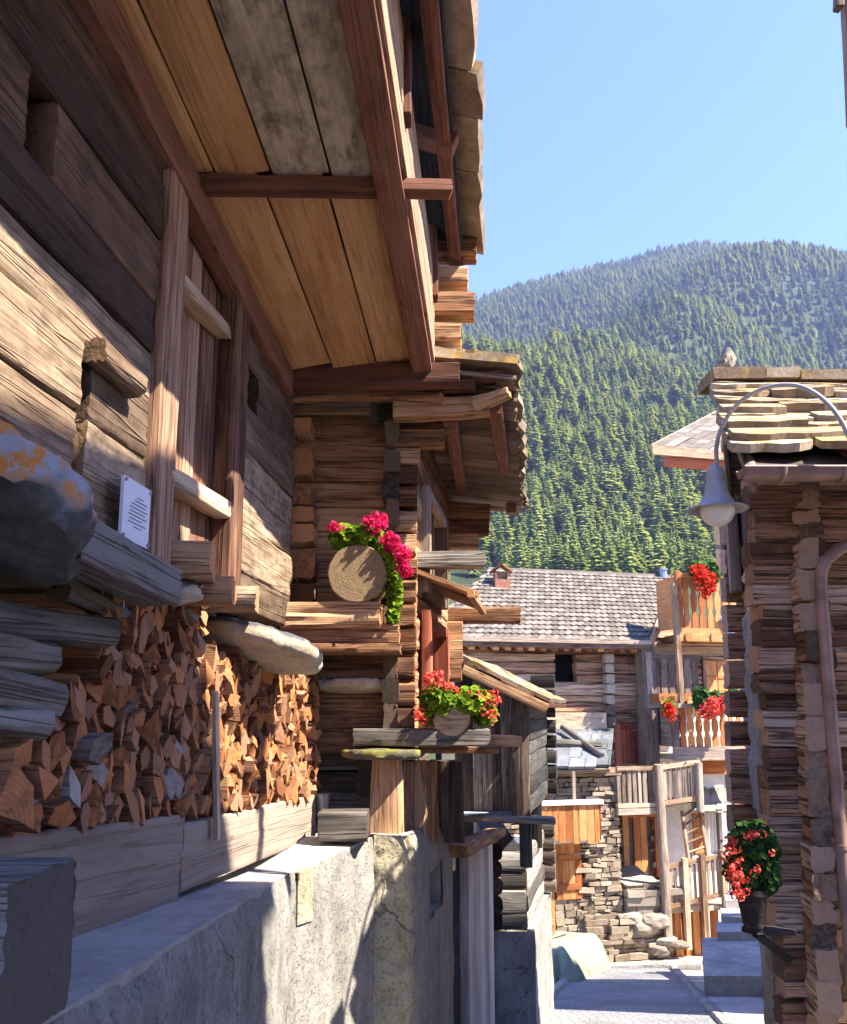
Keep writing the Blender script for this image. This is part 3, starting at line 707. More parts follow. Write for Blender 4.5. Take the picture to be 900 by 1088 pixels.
# low kerb of loose long split pieces in the left bottom stack
for i, (u, v, sc_) in enumerate(((14, 850, .17), (46, 832, .12), (64, 868, .10), (104, 795, .12), (32, 868, .10))):
    sa, za = PW.hit(u, v, .05); c = PW.pt(sa, za, .06)
    fw(fm[i] if i != 3 else gm[0], c, PW.n + PW.a * rr(-.3, 0), Z + PW.a * rr(-.5, .5), sc_ * 1.1, sc_, ('broad red split log at the bottom left corner of the stack', 'rounded brown log second from the left end of the stack', 'pale split log resting on the base timber left', 'big silvery log in the middle of the shaded stack', 'small brown log resting on the base timber far left')[i], None)
# ================================================================== MIDDLE: log granary on posts
SF = Frame(at(443, 600, 5.9), (1, 0)); SS = Frame(at(443, 600, 5.9), (.14, 1))
gran = thing('log_granary', SF.pt(-.4, -.5, -1), 'brown log granary on staddle posts with a red window frame and jutting plank eave', 'barn')
DS = 2.25
z7 = SF.hit(380, 800)[1]; zT = SF.hit(380, 418)[1]
mb = MB()
rows(mb, SF, -1.05, -.15, SF.hit(380, 640)[1], zT, .165, .14, 0, (), MID)
rows(mb, SF, -1.05, -.15, z7, SF.hit(380, 640)[1], .18, .14, .0, (), MID)
mb.build('front_wall', M['stadel'], gran)
# side wall with window opening
hw = SS.rect(446, 642, 474, 770); hw2 = SS.rect(455, 520, 476, 625)
s_w0, s_w1 = .35, 1.5
zW0, zW1 = SF.hit(450, 765)[1], SF.hit(450, 648)[1] 
zV0, zV1 = SF.hit(450, 622)[1], SF.hit(450, 505)[1]
mb = MB(); rows(mb, SS, .0, DS, z7, zT + .15, .18, .14, -.01, [(s_w0, s_w1, zW0, zW1), (s_w0, s_w1, zV0, zV1)], MID); mb.build('side_wall', M['stadel'], gran)
mb = MB(); fbox(mb, SS, .05, DS, z7, zT, -.4, -.36); fbox(mb, SF, -1.3, -.1, z7, zT, -2.3, -2.2); fbox(mb, SF, -1.5, 0.0, z7 - .02, z7 + .06, -2.3, -.16); mb.build('inner_lining', M['dark'], gran)
# stepped log ends to the right of the crossing logs
steps = [(438, 478, .14, 5.86), (452, 480, .12, 5.84), (468, 472, .12, 5.83), (487, 446, .13, 5.86), (507, 444, .13, 5.86), (530, 443, .15, 5.86), (556, 443, .14, 5.86), (580, 442, .14, 5.86), (604, 443, .14, 5.86), (629, 442, .14, 5.86), (655, 441, .15, 5.86), (682, 442, .15, 5.86), (710, 440, .15, 5.86), (738, 441, .15, 5.86), (764, 440, .15, 5.86)]
for v, u, h, Y in steps:
    mb = MB(); q1 = at(u, v, Y); q0 = V((at(418, v, Y).x, Y, q1.z)); log(mb, q0, q1, .15, h, seg=.05, ex=.03, rough=.008, groove=.008, bev=.14); mb.build('log_end', M['stadel'], gran)
for v in range(438, 772, 27):       # crossing column: logs running away from us
    mb = MB(); h = rr(.14, .19); w = rr(.085, .12); q = at(416 + rr(-2, 2), v, 5.8)
    log(mb, V((q.x, 5.70 + rr(-.04, .04), q.z)), V((q.x, 6.3, q.z)), w, h, seg=.05, ex=.03, rough=.01, groove=.01, bev=.22); mb.build('crossing_log', M['darklog'], gran)
for v, h in ((455, .10), (492, .2), (528, .14), (548, .1), (568, .12), (600, .2), (632, .12)):
    mb = MB(); q = at(320 + rr(-2, 2), v, 5.72); log(mb, V((q.x, 5.68 + rr(-.05, .03), q.z)), V((q.x, 6.3, q.z)), .17 + rr(-.01, .01), h, seg=.05, ex=.03, rough=.01, groove=.01, bev=.14); mb.build('corner_log', M['stadel'], gran)
# window in the street wall : red frame, glass
zz = [(zW0, zW1, M['redframe']), (zV0, zV1, M['greyboard'])]
for za, zb, mt in zz:
    mb = MB()
    fbox(mb, SS, s_w0 - .06, s_w0 + .05, za, zb, -.1, .05, 'z'); fbox(mb, SS, s_w1 - .05, s_w1 + .06, za, zb, -.1, .05, 'z')
    fbox(mb, SS, s_w0 + .05, s_w1 - .05, zb - .08, zb, -.1, .045); fbox(mb, SS, s_w0 + .05, s_w1 - .05, za, za + .07, -.1, .045)
    fbox(mb, SS, (s_w0+s_w1)/2 - .03, (s_w0+s_w1)/2 + .03, za + .07, zb - .08, -.08, .0, 'z')
    wf = mb.build('window', mt, gran)
    mb = MB(); fbox(mb, SS, s_w0 + .04, s_w1 - .04, za + .06, zb - .07, -.075, -.065); mb.build('pane', M['glass'], wf)
mb = MB(); log(mb, SS.pt(s_w0 - .12, zW0, .04), SS.pt(s_w0 - .12, zW1 + .02, .04), .07, .1, up=SS.a, seg=.1, rough=.004); mb.build('window_post', M['redframe'], gran)
for k in range(5):
    mb = MB(); s = .12 + k * .07; 
# hood over the lower window
mb = MB(); q0 = at(440, 596, 6.1); q1 = at(514, 595, 6.15)
log(mb, q0, q1, .16, .115, seg=.06, ex=.03, rough=.006, groove=.006, bev=.1); hood = mb.build('window_hood', M['greylog'], gran)
mb = MB()
zi, zo_ = at(455, 606, 6.1).z, at(522, 630, 6.15).z
for k in range(7):
    y0 = 6.02 + .17 * k; i0 = SS.pt(y0 - 5.9, zi, -.02); w_ = .40 + rr(-.03, .03); o0 = i0 + V((w_, 0, zo_ - zi + rr(-.01, .01))); c = V((.024, .168, 0)); quadslab(mb, i0, o0, o0 + c, i0 + c, .03)
mb.build('hood_shingles', M['stadel'], hood)
mb = MB(); q0 = SS.pt(.1, zo_ - .03, .36); q1 = SS.pt(1.3, zo_ - .03, .36); log(mb, q0, q1, .05, .05, seg=.1, rough=.004); mb.build('hood_rail', M['stadel'], hood)
# far corner: protruding logs
for u0, u1, v, h in ((476, 520, 546, .16), (476, 519, 562, .13), (476, 508, 576, .14), (478, 552, 654, .15), (478, 491, 672, .2), (478, 491, 692, .2), (478, 490, 712, .2)):
    mb = MB(); q = at(u1, v, 8.05); q0 = at(u0 - 14, v, 8.05); log(mb, q0, q, .16, h, seg=.08, ex=.04, rough=.008, groove=.008, bev=.12); mb.build('far_log_end', M['stadel'], gran)
# roof
E0 = at(549, 392, 5.45); E1 = at(557, 538, 8.35); ed = (E1 - E0); 
ux = V((-1, .0, .10)).normalized()
mb = MB()
nb_ = 17
for k in range(nb_):
    f0, f1 = k / nb_, (k + 1) / nb_; c = E0.lerp(E1, (f0 + f1) / 2) - Z * .06; log(mb, c + ux * .02, c + ux * 2.2, ed.length / nb_ - .006, .03, up=ed.cross(ux).normalized(), seg=.4, rough=.003, bev=.08)
mb.build('roof_boarding', M['darklog'], gran)
mb = MB()
for row in range(5):
    t = -.02
    while t < 1:
        w = rr(.11, .2); q0 = E0.lerp(E1, t) + ux * (row * .42 - .03 + rr(-.02, .02)); q1 = E0.lerp(E1, min(1.02, t + w - .004)) + ux * (row * .42 - .03); th = rr(.045, .075)
        zo = Z * (.05 + (.02 if row % 2 else 0)); slabstone(mb, q1 + zo, q0 + zo, ux * .55, th, 4, .02); t += w
# a second course along the near verge
for k in range(4):
    q = E0 + ux * (k * .3 - .02) + V((0, -.05, .085)); th = .05; quadslab(mb, q + ux * .36, q, q + V((.02, .5, -.01)), q + ux * .36 + V((.02, .5, .0)), th)
mb.build('roof', M['slab'], gran)
for u0, v0, u1, v1, w in ((478, 440, 492, 524, .10), (526, 430, 541, 524, .10)):
    mb = MB(); log(mb, at(u0, v0, 5.65) , at(u1, v1, 8.2), w, .13, seg=.1, ex=.04, rough=.006, groove=.006, bev=.12); mb.build('rafter', M['redbeam'], gran)
mb = MB(); log(mb, at(418, 437, 5.6), at(520, 432, 5.6), .15, .13, seg=.05, ex=.03, rough=.01, groove=.012, bev=.2)
log(mb, at(505, 432, 5.58), at(541, 417, 5.5), .14, .10, seg=.05, ex=.03, rough=.012, groove=.01, bev=.25, taper=.7); mb.build('verge_log', M['stadel'], gran)
mb = MB(); log(mb, at(470, 534, 8.25), at(556, 533, 8.3), .14, .16, seg=.08, ex=.04, rough=.006, groove=.006, bev=.15)
log(mb, at(543, 531, 8.1), at(543, 546, 8.1), .1, .12, up=V((0, 1, 0)), seg=.05, rough=.006); mb.build('end_beam', M['redbeam'], gran)
mb = MB()
for (u0, v0, u1, v1) in ((395, 418, 505, 412), (420, 424, 470, 424), (470, 408, 535, 402)):
    log(mb, at(u0, v0, 5.6), at(u1, v1, 5.52), .14, .07, seg=.06, ex=.03, rough=.012, groove=.01, bev=.2)
log(mb, at(302, 421, 5.62), at(470, 419, 5.62), .1, .07, seg=.06, rough=.006); mb.build('roof_sill', M['stadel'], gran)
mb = MB()
for (u0, v0, u1, v1) in ((397, 428, 399, 452), (404, 430, 405, 448)): log(mb, at(u0, v0, 5.7), at(u1, v1, 5.7), .04, .04, up=V((0, 1, 0)), seg=.1)
mb.build('wooden_pegs', M['black'], gran)
# timber shelf that carries the log planter
sh = thing('timber_shelf', SF.pt(-.6, .3, .3), 'stepped timber ledge on the granary front carrying the round log planter', 'shelf')
for (u0, u1, v, h, Y, D) in ((302, 405, 655, .17, 5.55, .3), (302, 424, 676, .13, 5.62, .34), (300, 426, 690, .06, 5.6, .36)):
    mb = MB(); log(mb, at(u0, v, Y), at(u1, v, Y), D, h, seg=.05, ex=.03, rough=.012, groove=.014, bev=.12); mb.build('shelf_timber', M['stadel'], sh)
# flat stone wedged in the front, mossy slab on post
q = at(372, 728, 5.78); mb = MB(); disc(mb, V((q.x, q.y + .1, q.z)), .24, .2, .065, RX(-.12), .02, .2); tag(mb.build('flat_stone', M['disc'], smooth=50), 'flat grey stone with a white patch jutting from the granary logs below the planter', 'stone slab')
q = at(408, 800, 5.72); mb = MB(); disc(mb, q, .27, .24, .055, None, .015); tag(mb.build('staddle_stone', M['moss'], smooth=50), 'thin mossy stone disc on top of the granary post', 'stone slab')
# staddle posts
for (u, w, vt, Y, lb) in ((411, .20, 806, 5.75, 'stout pale staddle post under the mossy stone disc'), (441, .15, 808, 6.1, 'narrow reddish staddle post right of the stout one'), (455, .13, 808, 6.25, 'ribbed orange staddle post behind the narrow reddish one'), (478, .19, 808, 6.7, 'dark staddle post furthest back under the granary shelf')):
    mb = MB(); t = at(u, vt, Y); b_ = at(u + 1, 886, Y); log(mb, V((t.x, Y, b_.z - .05)), t, w * 1.12, w * 1.1, up=V((0, 1, 0)), seg=.05, ex=.03, rough=.01, groove=.012, bev=.16, taper=.86)
    tag(mb.build('staddle_post', M[{411: 'stadel', 441: 'door', 455: 'stadel', 478: 'darklog'}[u]]), lb, 'post')
for (u, w) in ((425, .22), (460, .3), (500, .4)):
    pass
mb = MB(); rows(mb, SF, -1.1, .0, SF.hit(380, 880)[1] - .1, z7 - .02, .14, .12, -.55, (), LO); rows(mb, SS, .3, 3.2, SF.hit(380, 880)[1] - .4, z7 - .02, .15, .12, -.35, (), LO); mb.build('under_wall', M['darklog'], gran)
# flower shelf by the window
fs_ = thing('flower_shelf', at(455, 785, 5.75), 'grey plank shelf under the red window carrying the pink geranium pot', 'shelf')
mb = MB(); log(mb, at(376, 783, 5.72), at(519, 783, 5.75), .22, .11, seg=.06, ex=.03, rough=.008, groove=.01, bev=.1); mb.build('front_plank', M['greylog'], fs_)
mb = MB(); log(mb, at(455, 787, 6.1), at(545, 787, 6.3), .3, .07, seg=.06, ex=.03, rough=.01, groove=.01, bev=.1); log(mb, at(400, 796, 6.0), at(528, 796, 6.05), .2, .05, seg=.1, rough=.008); mb.build('rear_plank', M['stadel'], fs_)

# ------------------------------------------------------------------ geraniums
def cluster(name, label, cat, loc, blobs, nleaf, size, flowers, nfl, fmat, leaf='leaf', fsize=.02, group=None):
    T = thing(name, loc, label, cat, group)
    def pick(bl):
        c, r, w = random.choices(bl, [b[2] for b in bl])[0]
        while True:
            q = V((rr(-1, 1), rr(-1, 1), rr(-1, 1)))
            if .35 < q.length < 1: break
        q = q * (.75 + .25 / q.length) if random.random() < .6 else q
        return V(c) + V((q.x * r[0], q.y * r[1], q.z * r[2])), V((q.x, q.y, q.z))
    mb = MB()
    for i in range(nleaf):
        p, q = pick(blobs); nrm = (q + V((rr(-.8, .8), rr(-1.0, .4), rr(-.1, 1.2)))).normalized(); x = nrm.orthogonal().normalized(); y = nrm.cross(x)
        a0 = rr(0, 6.28); R = size * rr(.6, 1.2); k = 7
        vs = [p - nrm * R * .18] + [p + (x * math.cos(a0 + 6.283*j/k) + y * math.sin(a0 + 6.283*j/k)) * R * (1 if j else .45) + nrm * R * rr(-.1, .2) for j in range(k)]
        mb.add(vs, [(0, 1 + j, 1 + (j+1) % k) for j in range(k)], None, random.random())
    mb.build('foliage', M[leaf], T, smooth=0)
    mb = MB(); sm = MB()
    for i in range(nfl):
        p, q = pick(flowers); 
        if (q.y > .3): p.y -= q.y * .03
        cr = fsize * rr(1.1, 1.9)
        bc = min(blobs, key=lambda b: (V(b[0]) - p).length)[0]; st_ = p.lerp(V(bc), .75); mid = (p + st_) / 2 + V((rr(-.01, .01), rr(-.01, .01), .01)); tube(sm, [st_, mid, p], fsize * .11, 4, False)
        for j in range(20):
            dq = V((rr(-1, 1), rr(-1, 1), rr(-1, 1)))
            if dq.length > 1: continue
            dq = dq.normalized(); c = p + dq * cr * rr(.8, 1.05); x = dq.orthogonal().normalized(); y = dq.cross(x); R = fsize * rr(.55, .85); a0 = rr(0, 6.28)
            vs = [c] + [c + (x * math.cos(a0 + 6.283*t/5) + y * math.sin(a0 + 6.283*t/5)) * R + dq * R * .35 for t in range(5)]
            mb.add(vs, [(0, 1 + t, 1 + (t+1) % 5) for t in range(5)], None, random.random())
    mb.build('blossoms', M[fmat], T, smooth=0); sm.build('stems', M[leaf], T, smooth=0)
    return T
Y = 5.5; PLZ = at(381, 612, Y)
mb = MB(); c0 = V((PLZ.x, 5.38, PLZ.z)); 
n_ = 44; pr = [(.186 + .006 * noise.noise(V((math.cos(6.283*j/n_) * 2, math.sin(6.283*j/n_) * 2, 1)))) for j in range(n_)]
rg = [[c0 + V((math.cos(6.283*j/n_) * pr[j] * f_ + .02 * t_, t_, math.sin(6.283*j/n_) * pr[j] * f_)) for j in range(n_)] for t_, f_ in ((-.002, .0), (0, .55), (.0, .96), (.012, 1), (.25, 1), (.5, 1))]
mb.add([p for r_ in rg for p in r_], [(i*n_+j, i*n_+(j+1) % n_, (i+1)*n_+(j+1) % n_, (i+1)*n_+j) for i in range(2, 5) for j in range(n_)], [V((p.y, p.x, p.z)) for r_ in rg for p in r_], .5)
mb.add(rg[0] + rg[1] + rg[2], [(i*n_+j, i*n_+(j+1) % n_, (i+1)*n_+(j+1) % n_, (i+1)*n_+j) for i in range(2) for j in range(n_)], [V((0, (p.x - c0.x), (p.z - c0.z))) for p in rg[0] + rg[1] + rg[2]], .5, 1)
tag(mb.build('log_planter', wood('log_end_wood', (.1, .06, .035), (.33, .22, .13), (.5, .36, .22), cap=(.31, .21, .11), cap2=(.27, .19, .11), bump=.7)), 'round sawn log used as a planter on the stepped timber ledge', 'planter')
def B(u, v, Y, ru, rv, ry=.12, w=1): q = at(u, v, Y); k = Y / 920; return (q, (ru * k, ry, rv * k), w)
cluster('geranium', 'bright pink geranium trailing over the round log planter', 'flowers', at(390, 595, 5.5),
        [B(370, 572, 5.5, 22, 14, .14, 2), B(390, 572, 5.5, 18, 16, .15, 1.6), B(412, 596, 5.5, 13, 20, .12, 1.6), B(419, 630, 5.5, 8, 26, .08, 1.4), B(417, 655, 5.48, 6, 12, .06, .5)], 1500, .024,
        [B(400, 557, 5.4, 14, 10, .08, 2), B(357, 561, 5.4, 8, 5, .05, .5), B(415, 577, 5.38, 9, 10, .06, 1.4), B(428, 592, 5.36, 9, 10, .06, 1.2), B(432, 604, 5.38, 7, 6, .05, .7)], 95, 'pink', fsize=.017)
q = at(479, 762, 5.72); mb = MB(); lathe(mb, q + V((0, -.1, 0)), [(0, 0), (.10, 0), (.118, .01), (.12, .03), (.13, .2), (0, .2)], 24, V((0.05, 1, 0)))
tag(mb.build('flower_pot', M['pale']), 'short pale wooden pot on the plank shelf, under the salmon geranium', 'planter')
cluster('geranium', 'salmon red geranium with yellow green leaves on the plank shelf by the red window', 'flowers', at(485, 770, 5.75),
        [B(470, 744, 5.70, 24, 18, .14, 1.8), B(500, 746, 5.72, 24, 16, .16, 1.8), B(456, 758, 5.68, 8, 10, .08, .6), B(515, 758, 5.8, 14, 12, .1, .8)], 1500, .028,
        [B(463, 728, 5.64, 12, 13, .06, 1), B(476, 734, 5.62, 8, 8, .06, .8), B(488, 744, 5.66, 6, 6, .05, .4), B(507, 742, 5.66, 12, 10, .08, 1), B(522, 744, 5.68, 10, 12, .08, 1), B(518, 760, 5.68, 8, 6, .06, .5), B(448, 760, 5.62, 5, 8, .05, .5)], 62, 'coral', fsize=.0165)

# ------------------------------------------------------------------ foundation walls and cellar
FD = Frame(at(440, 890, 5.55), (.2, 1)); zF = at(420, 888, 5.55).z
FF = Frame(at(440, 890, 5.55), (1, 0))
pl = thing('foundation_wall', V((FD.o.x, 6, zs(6) - .4)), 'weathered concrete foundation with ochre plaster front under the granary', 'wall')
x0 = FF.hit(397, 900)[0]
mb = MB(); patch(mb, lambda u, v: FF.pt(x0 * (1 - u), zs(5.6) - .4 + (zF - zs(5.6) + .4) * v, -.03 * max(0, 1 - abs(v - 1) * 14) - .04 * max(0, u * 8 - 7) ** 2), 26, 60, .025, 7)
tag(mb.build('plastered_front', M['plaster'], pl), label='pitted ochre plaster face')
SL = -.16
sP = FD.hit(481, 900)[0]
rc = FD.rect(456, 921, 470, 968)
mb = MB()
def side(u, v):
    s = sP * u; zb = zs(5.6 + s) - .4; zt = zF + .01 - .05 * s; return FD.pt(s, zb + (zt - zb) * v, -.06 * max(0, 1 - abs(v - 1) * 12) ** 2 - .03 * max(0, 1 - u * 8))
nu, nv = 44, 70
P0 = len(mb.v)
patch(mb, side, nu, nv, .008, 5)
# cut the recess out of the face and line it
keep = []
for f in mb.f:
    c = sum((mb.v[i] for i in f), V((0, 0, 0))) / 4; s_ = (c - FD.o).dot(FD.a)
    if not (rc[0] < s_ < rc[1] and rc[2] < c.z < rc[3]): keep.append(f)
mb.f = keep; mb.mi = [0] * len(keep)
fbox(mb, FD, rc[0] - .05, rc[1] + .05, rc[2] - .05, rc[3] + .05, -.2, -.14)
for a, b, c, d in ((rc[0] - .06, rc[0] + .01, rc[2], rc[3]), (rc[1] - .01, rc[1] + .06, rc[2], rc[3]), (rc[0] - .05, rc[1] + .05, rc[3] - .01, rc[3] + .05), (rc[0] - .05, rc[1] + .05, rc[2] - .05, rc[2] + .01)): fbox(mb, FD, a, b, c, d, -.15, -.012)
mb.build('cement_side', M['cement'], pl)
mb = MB(); patch(mb, lambda u, v: FD.pt(sP * u, zF + .0 - .05 * sP * u, -.04 - (.0 - x0) * .98 * v), 16, 12, .012, 6); patch(mb, lambda u, v: FD.pt(sP + 2.6 * u, zF - .05 * sP - .25 * u, -.03 - .6 * v), 10, 5, .005); mb.build('wall_top', M['ledge'], pl)
# cellar : dark opening, plank door, log corner, base
cel = thing('cellar_front', FD.pt(3, zs(8.6) - .3, 0), 'dark doorway and grey plank wall of the cellar beyond the concrete foundation', 'cellar wall')
s1 = FD.hit(497, 1000)[0]; s2 = FD.hit(524, 1000)[0]
mb = MB(); fbox(mb, FD, sP - .3, s1 + 3.2, zs(8) - 1.6, zF - .5, -.45, -.4); mb.build('dark_opening', M['black'], cel)
mb = MB()
for k in range(3): log(mb, FD.pt(sP + .12 + k * .3, zs(8) - .6, -.18 - .05 * k), FD.pt(sP + .12 + k * .3, zF - .3, -.18 - .05 * k), .05, .2, up=FD.a, seg=.15, rough=.01)
mb.build('cellar_door', M['darklog'], cel)
mb = MB(); n_ = 5
for k in range(n_):
    a = s1 + (s2 - s1) * k / n_; w = (s2 - s1) / n_; log(mb, FD.pt(a + w/2, zs(10) - .5, -.03), FD.pt(a + w/2, zF - .46 - .03 * k, -.03), .08, w - .01, up=FD.a, seg=.15, ex=.06, rough=.006, groove=.006, bev=.1)
mb.build('plank_wall', M['palegrey'], cel)
mb = MB(); log(mb, FD.pt(sP - .1, zF - .30, .03), FD.pt(s2 + .2, zF - .53, .03), .2, .09, seg=.1, rough=.012); mb.build('lintel', M['stadel'], cel)
# timber strongroom with log base
CB = Frame(at(561, 950, 9.9), (.235, 1)); CBf = Frame(at(561, 950, 9.9), (1, 0))
zc = CBf.hit(553, 906)[1]; zl = CBf.hit(553, 988)[1]
base = thing('shed_base', V((CB.o.x - .4, 11, zs(11) - .4)), 'log cabin base on a concrete plinth beside the lane, under the dark shed', 'cabin base')
mb = MB(); rows(mb, CBf, -.42, -.02, zl, zc, .2, .16, 0, (), LO); rows(mb, CB, 0, 2.0, zl, zc, .2, .16, 0, (), LO); mb.build('log_wall', M['greylog'], base)
mb = MB()
for k in range(5): log(mb, CBf.pt(-.36, zl + .1 + k * .18, .12), CBf.pt(-.36, zl + .1 + k * .18, -.4), .15, .17, seg=.1, rough=.01, bev=.3)
mb.build('log_end', M['darklog'], base)
mb = MB()
for k in range(5): log(mb, CB.pt(1.9, zl + .1 + k * .18, -.2), CB.pt(1.9, zl + .1 + k * .18, .14), .15, .17, seg=.1, rough=.01, bev=.3)
mb.build('log_end', M['darklog'], base)
mb = MB()
patch(mb, lambda u, v: CBf.pt(-.4 + .46 * u, zs(9.9) - .5 + (zl - zs(9.9) + .5) * v, .06), 10, 24, .02, 4); patch(mb, lambda u, v: CB.pt(-.05 + 2.15 * u, zs(9.9 + 2.15 * u) - .5 + (zl - zs(9.9 + 2.15 * u) + .5) * v, .06), 30, 24, .02, 4)
patch(mb, lambda u, v: CB.pt(-.05 + 2.15 * u, zl, .06 - .5 * v), 10, 4, .01); mb.build('plinth', M['cement'], base)
mb = MB(); fbox(mb, CBf, -.4, -.05, zl, zc + .01, -2.5, -.1); mb.build('fill', M['black'], base)
# dark shed above
SHf = Frame(at(562, 800, 9.6), (1, 0)); SHs = Frame(at(562, 800, 9.6), (.225, 1))
shed = thing('dark_shed', V((SHf.o.x - .4, 10.5, at(560, 870, 9.6).z)), 'blackened log shed with a slanting stone roof, behind the salmon geranium', 'shed')
zb_, zt_ = SHf.hit(550, 868)[1], SHf.hit(550, 712)[1]
_ra, _rb = at(488, 700, 9.6), at(584, 742, 9.6)
def shr(x): t = (SHf.o.x + x - _ra.x) / (_rb.x - _ra.x); return _ra.z + (_rb.z - _ra.z) * t - .08
mb = MB(); xx = -.8; 
while xx < -.19: log(mb, SHf.pt(xx + .05, zb_ + .06, -.02), SHf.pt(xx + .05, shr(xx), -.02), .05, .1, up=V((1, 0, 0)), seg=.3, rough=.006); xx += .1
tag(mb.build('gable_boards', M['darklog'], shed), label='blackened boards of the gable')
mb = MB(); xx = -.2
while xx < .0: log(mb, SHf.pt(xx + .05, zb_ - .02, .03), SHf.pt(xx + .05, shr(xx), .03), .05, .098, up=V((1, 0, 0)), seg=.2, ex=.04, rough=.006, groove=.005); xx += .1
mb.build('corner_boards', M['darklog'], shed)
mb = MB(); rows(mb, SHs, .02, 2.5, zb_, shr(.05) - .02, .2, .14, .0, (), LO); mb.build('side_wall', M['black'], shed)
mb = MB()
for k in range(8): log(mb, SHs.pt(2.4, zb_ + .1 + .2 * k, -.2), SHs.pt(2.4, zb_ + .1 + .2 * k, .12), .14, .17, seg=.1, rough=.01)
mb.build('log_end', M['black'], shed)
for q in ((.05, 0), (1.3, 0)):
    mb = MB(); log(mb, SHs.pt(q[0], zc - .1, -.06), SHs.pt(q[0], zb_ + .02, -.06), .13, .13, up=V((0, 1, 0)), seg=.1, rough=.01); mb.build('shed_post', M['black'], shed)
mb = MB(); log(mb, SHf.pt(-.9, zb_, .05), SHf.pt(.25, zb_ - .03, .05), .16, .07, seg=.1, rough=.01); fbox(mb, SHf, -.8, .0, zb_ - .05, zb_ + .02, -2.4, .0); mb.build('shed_floor', M['greylog'], shed)
r0 = at(488, 700, 9.35); r1 = at(584, 742, 9.35); sl = (r1 - r0); yd = V((.225, 1, 0)) * 2.9
mb = MB(); quadslab(mb, r0 - Z*.06, r1 - Z*.06, r1 + yd - Z*.06, r0 + yd - Z*.06, .04); mb.build('roof_boarding', M['stadel'], shed)
mb = MB()
for i in range(6):
    for k in range(7):
        a = r0 + sl * ((i) / 6 - .01) + yd * (k / 7); w = sl * (1.12 / 6); th = rr(.035, .06)
        zo = Z * (.05 - .01 * i + rr(0, .015)); quadslab(mb, a + zo, a + w + zo * .55, a + w + yd * rr(.132, .141) + zo * .55, a + yd * .139 + zo, th)
mb.build('roof', M['slab'], shed)
mb = MB(); log(mb, r0 + V((.03, -.02, -.11)), r1 + V((-.03, -.02, -.11)), .06, .1, seg=.1, rough=.006); mb.build('bargeboard', M['stadel'], shed)
# ================================================================== RIGHT: log house with stone slab roof
RO = at(856, 700, 5.25)
RS = Frame(RO, (.25, 1), flip=True); RF = Frame(RO, (1, 0))
rh = thing('log_house', V((RO.x + 1, 7, zs(6) - .4)), 'weathered log house at the right edge with a stepped stone slab roof and copper gutter', 'house')
RD = 3.75
zg = zs(6) - .6; zc_ = at(840, 962, 5.2).z; ze = at(830, 505, 5.2).z
mb = MB(); z = zg; xl = at(813, 700, 5.2).x - RO.x
while z < ze:
    h = rr(.09, .17); log(mb, RF.pt(xl + rr(-.025, .025), z + h / 2, -.09), RF.pt(3.2, z + h / 2, -.09), .15 + rr(-.02, .02), h + .003, seg=.05, ex=.02, rough=.010, groove=.013, bev=.14); z += h
mb.build('front_wall', M['rlog'], rh)
sBs = RS.hit(817, 1000)[0]; zMd = RS.hit(800, 880)[1]
mb = MB(); rows(mb, RS, .02, sBs, zg, zMd - .01, .10, .16, 0, (), dict(seg=.06, ex=.025, rough=.011, groove=.013, bev=.16), jit=.018); mb.build('lower_side_wall', M['rlog'], rh)
mb = MB(); rows(mb, RS, .02, RD, zMd, ze, .10, .16, 0, (), dict(seg=.06, ex=.025, rough=.011, groove=.013, bev=.16), jit=.018); mb.build('side_wall', M['rlog'], rh)
mb = MB(); fbox(mb, RS, .4, RD, zMd + .02, ze + .1, -.4, -.3); fbox(mb, RS, .4, sBs - .02, zg, zMd, -.4, -.3); fbox(mb, RS, sBs - .1, sBs - .04, zg, zMd, -3, -.1); fbox(mb, RS, sBs - .04, RD - .11, zMd - .05, zMd + .02, -3, -.17); fbox(mb, RS, RD - .1, RD - .05, zMd + .02, ze + .1, -3, -.3); fbox(mb, RS, .9, RD, ze - .1, ze, -3, -.3); mb.build('inner_lining', M['dark'], rh)
v = 590
while v < 1100:                        # crossing log ends at the near corner
    h = rr(.13, .2); q = at(855 + (v - 600) * .04, v, 5.15); mb = MB()
    log(mb, V((q.x, 5.08 + rr(-.03, .03), q.z)), V((q.x + .08, 5.6, q.z)), .13 + rr(-.015, .015), h, seg=.05, ex=.03, rough=.014, groove=.012, bev=.14); mb.build('corner_log', M['rlog'], rh); v += h * 177 + 1
for v in range(562, 875, 31):         # far corner log ends
    mb = MB(); q = at(792 + (v - 600) * .03, v, 8.2); log(mb, V((q.x - .16, 8.35, q.z)), V((q.x + .5, 8.35, q.z)), .16, .24, seg=.06, ex=.03, rough=.02, groove=.012, bev=.14); mb.build('far_corner_log', M['rlog'], rh)
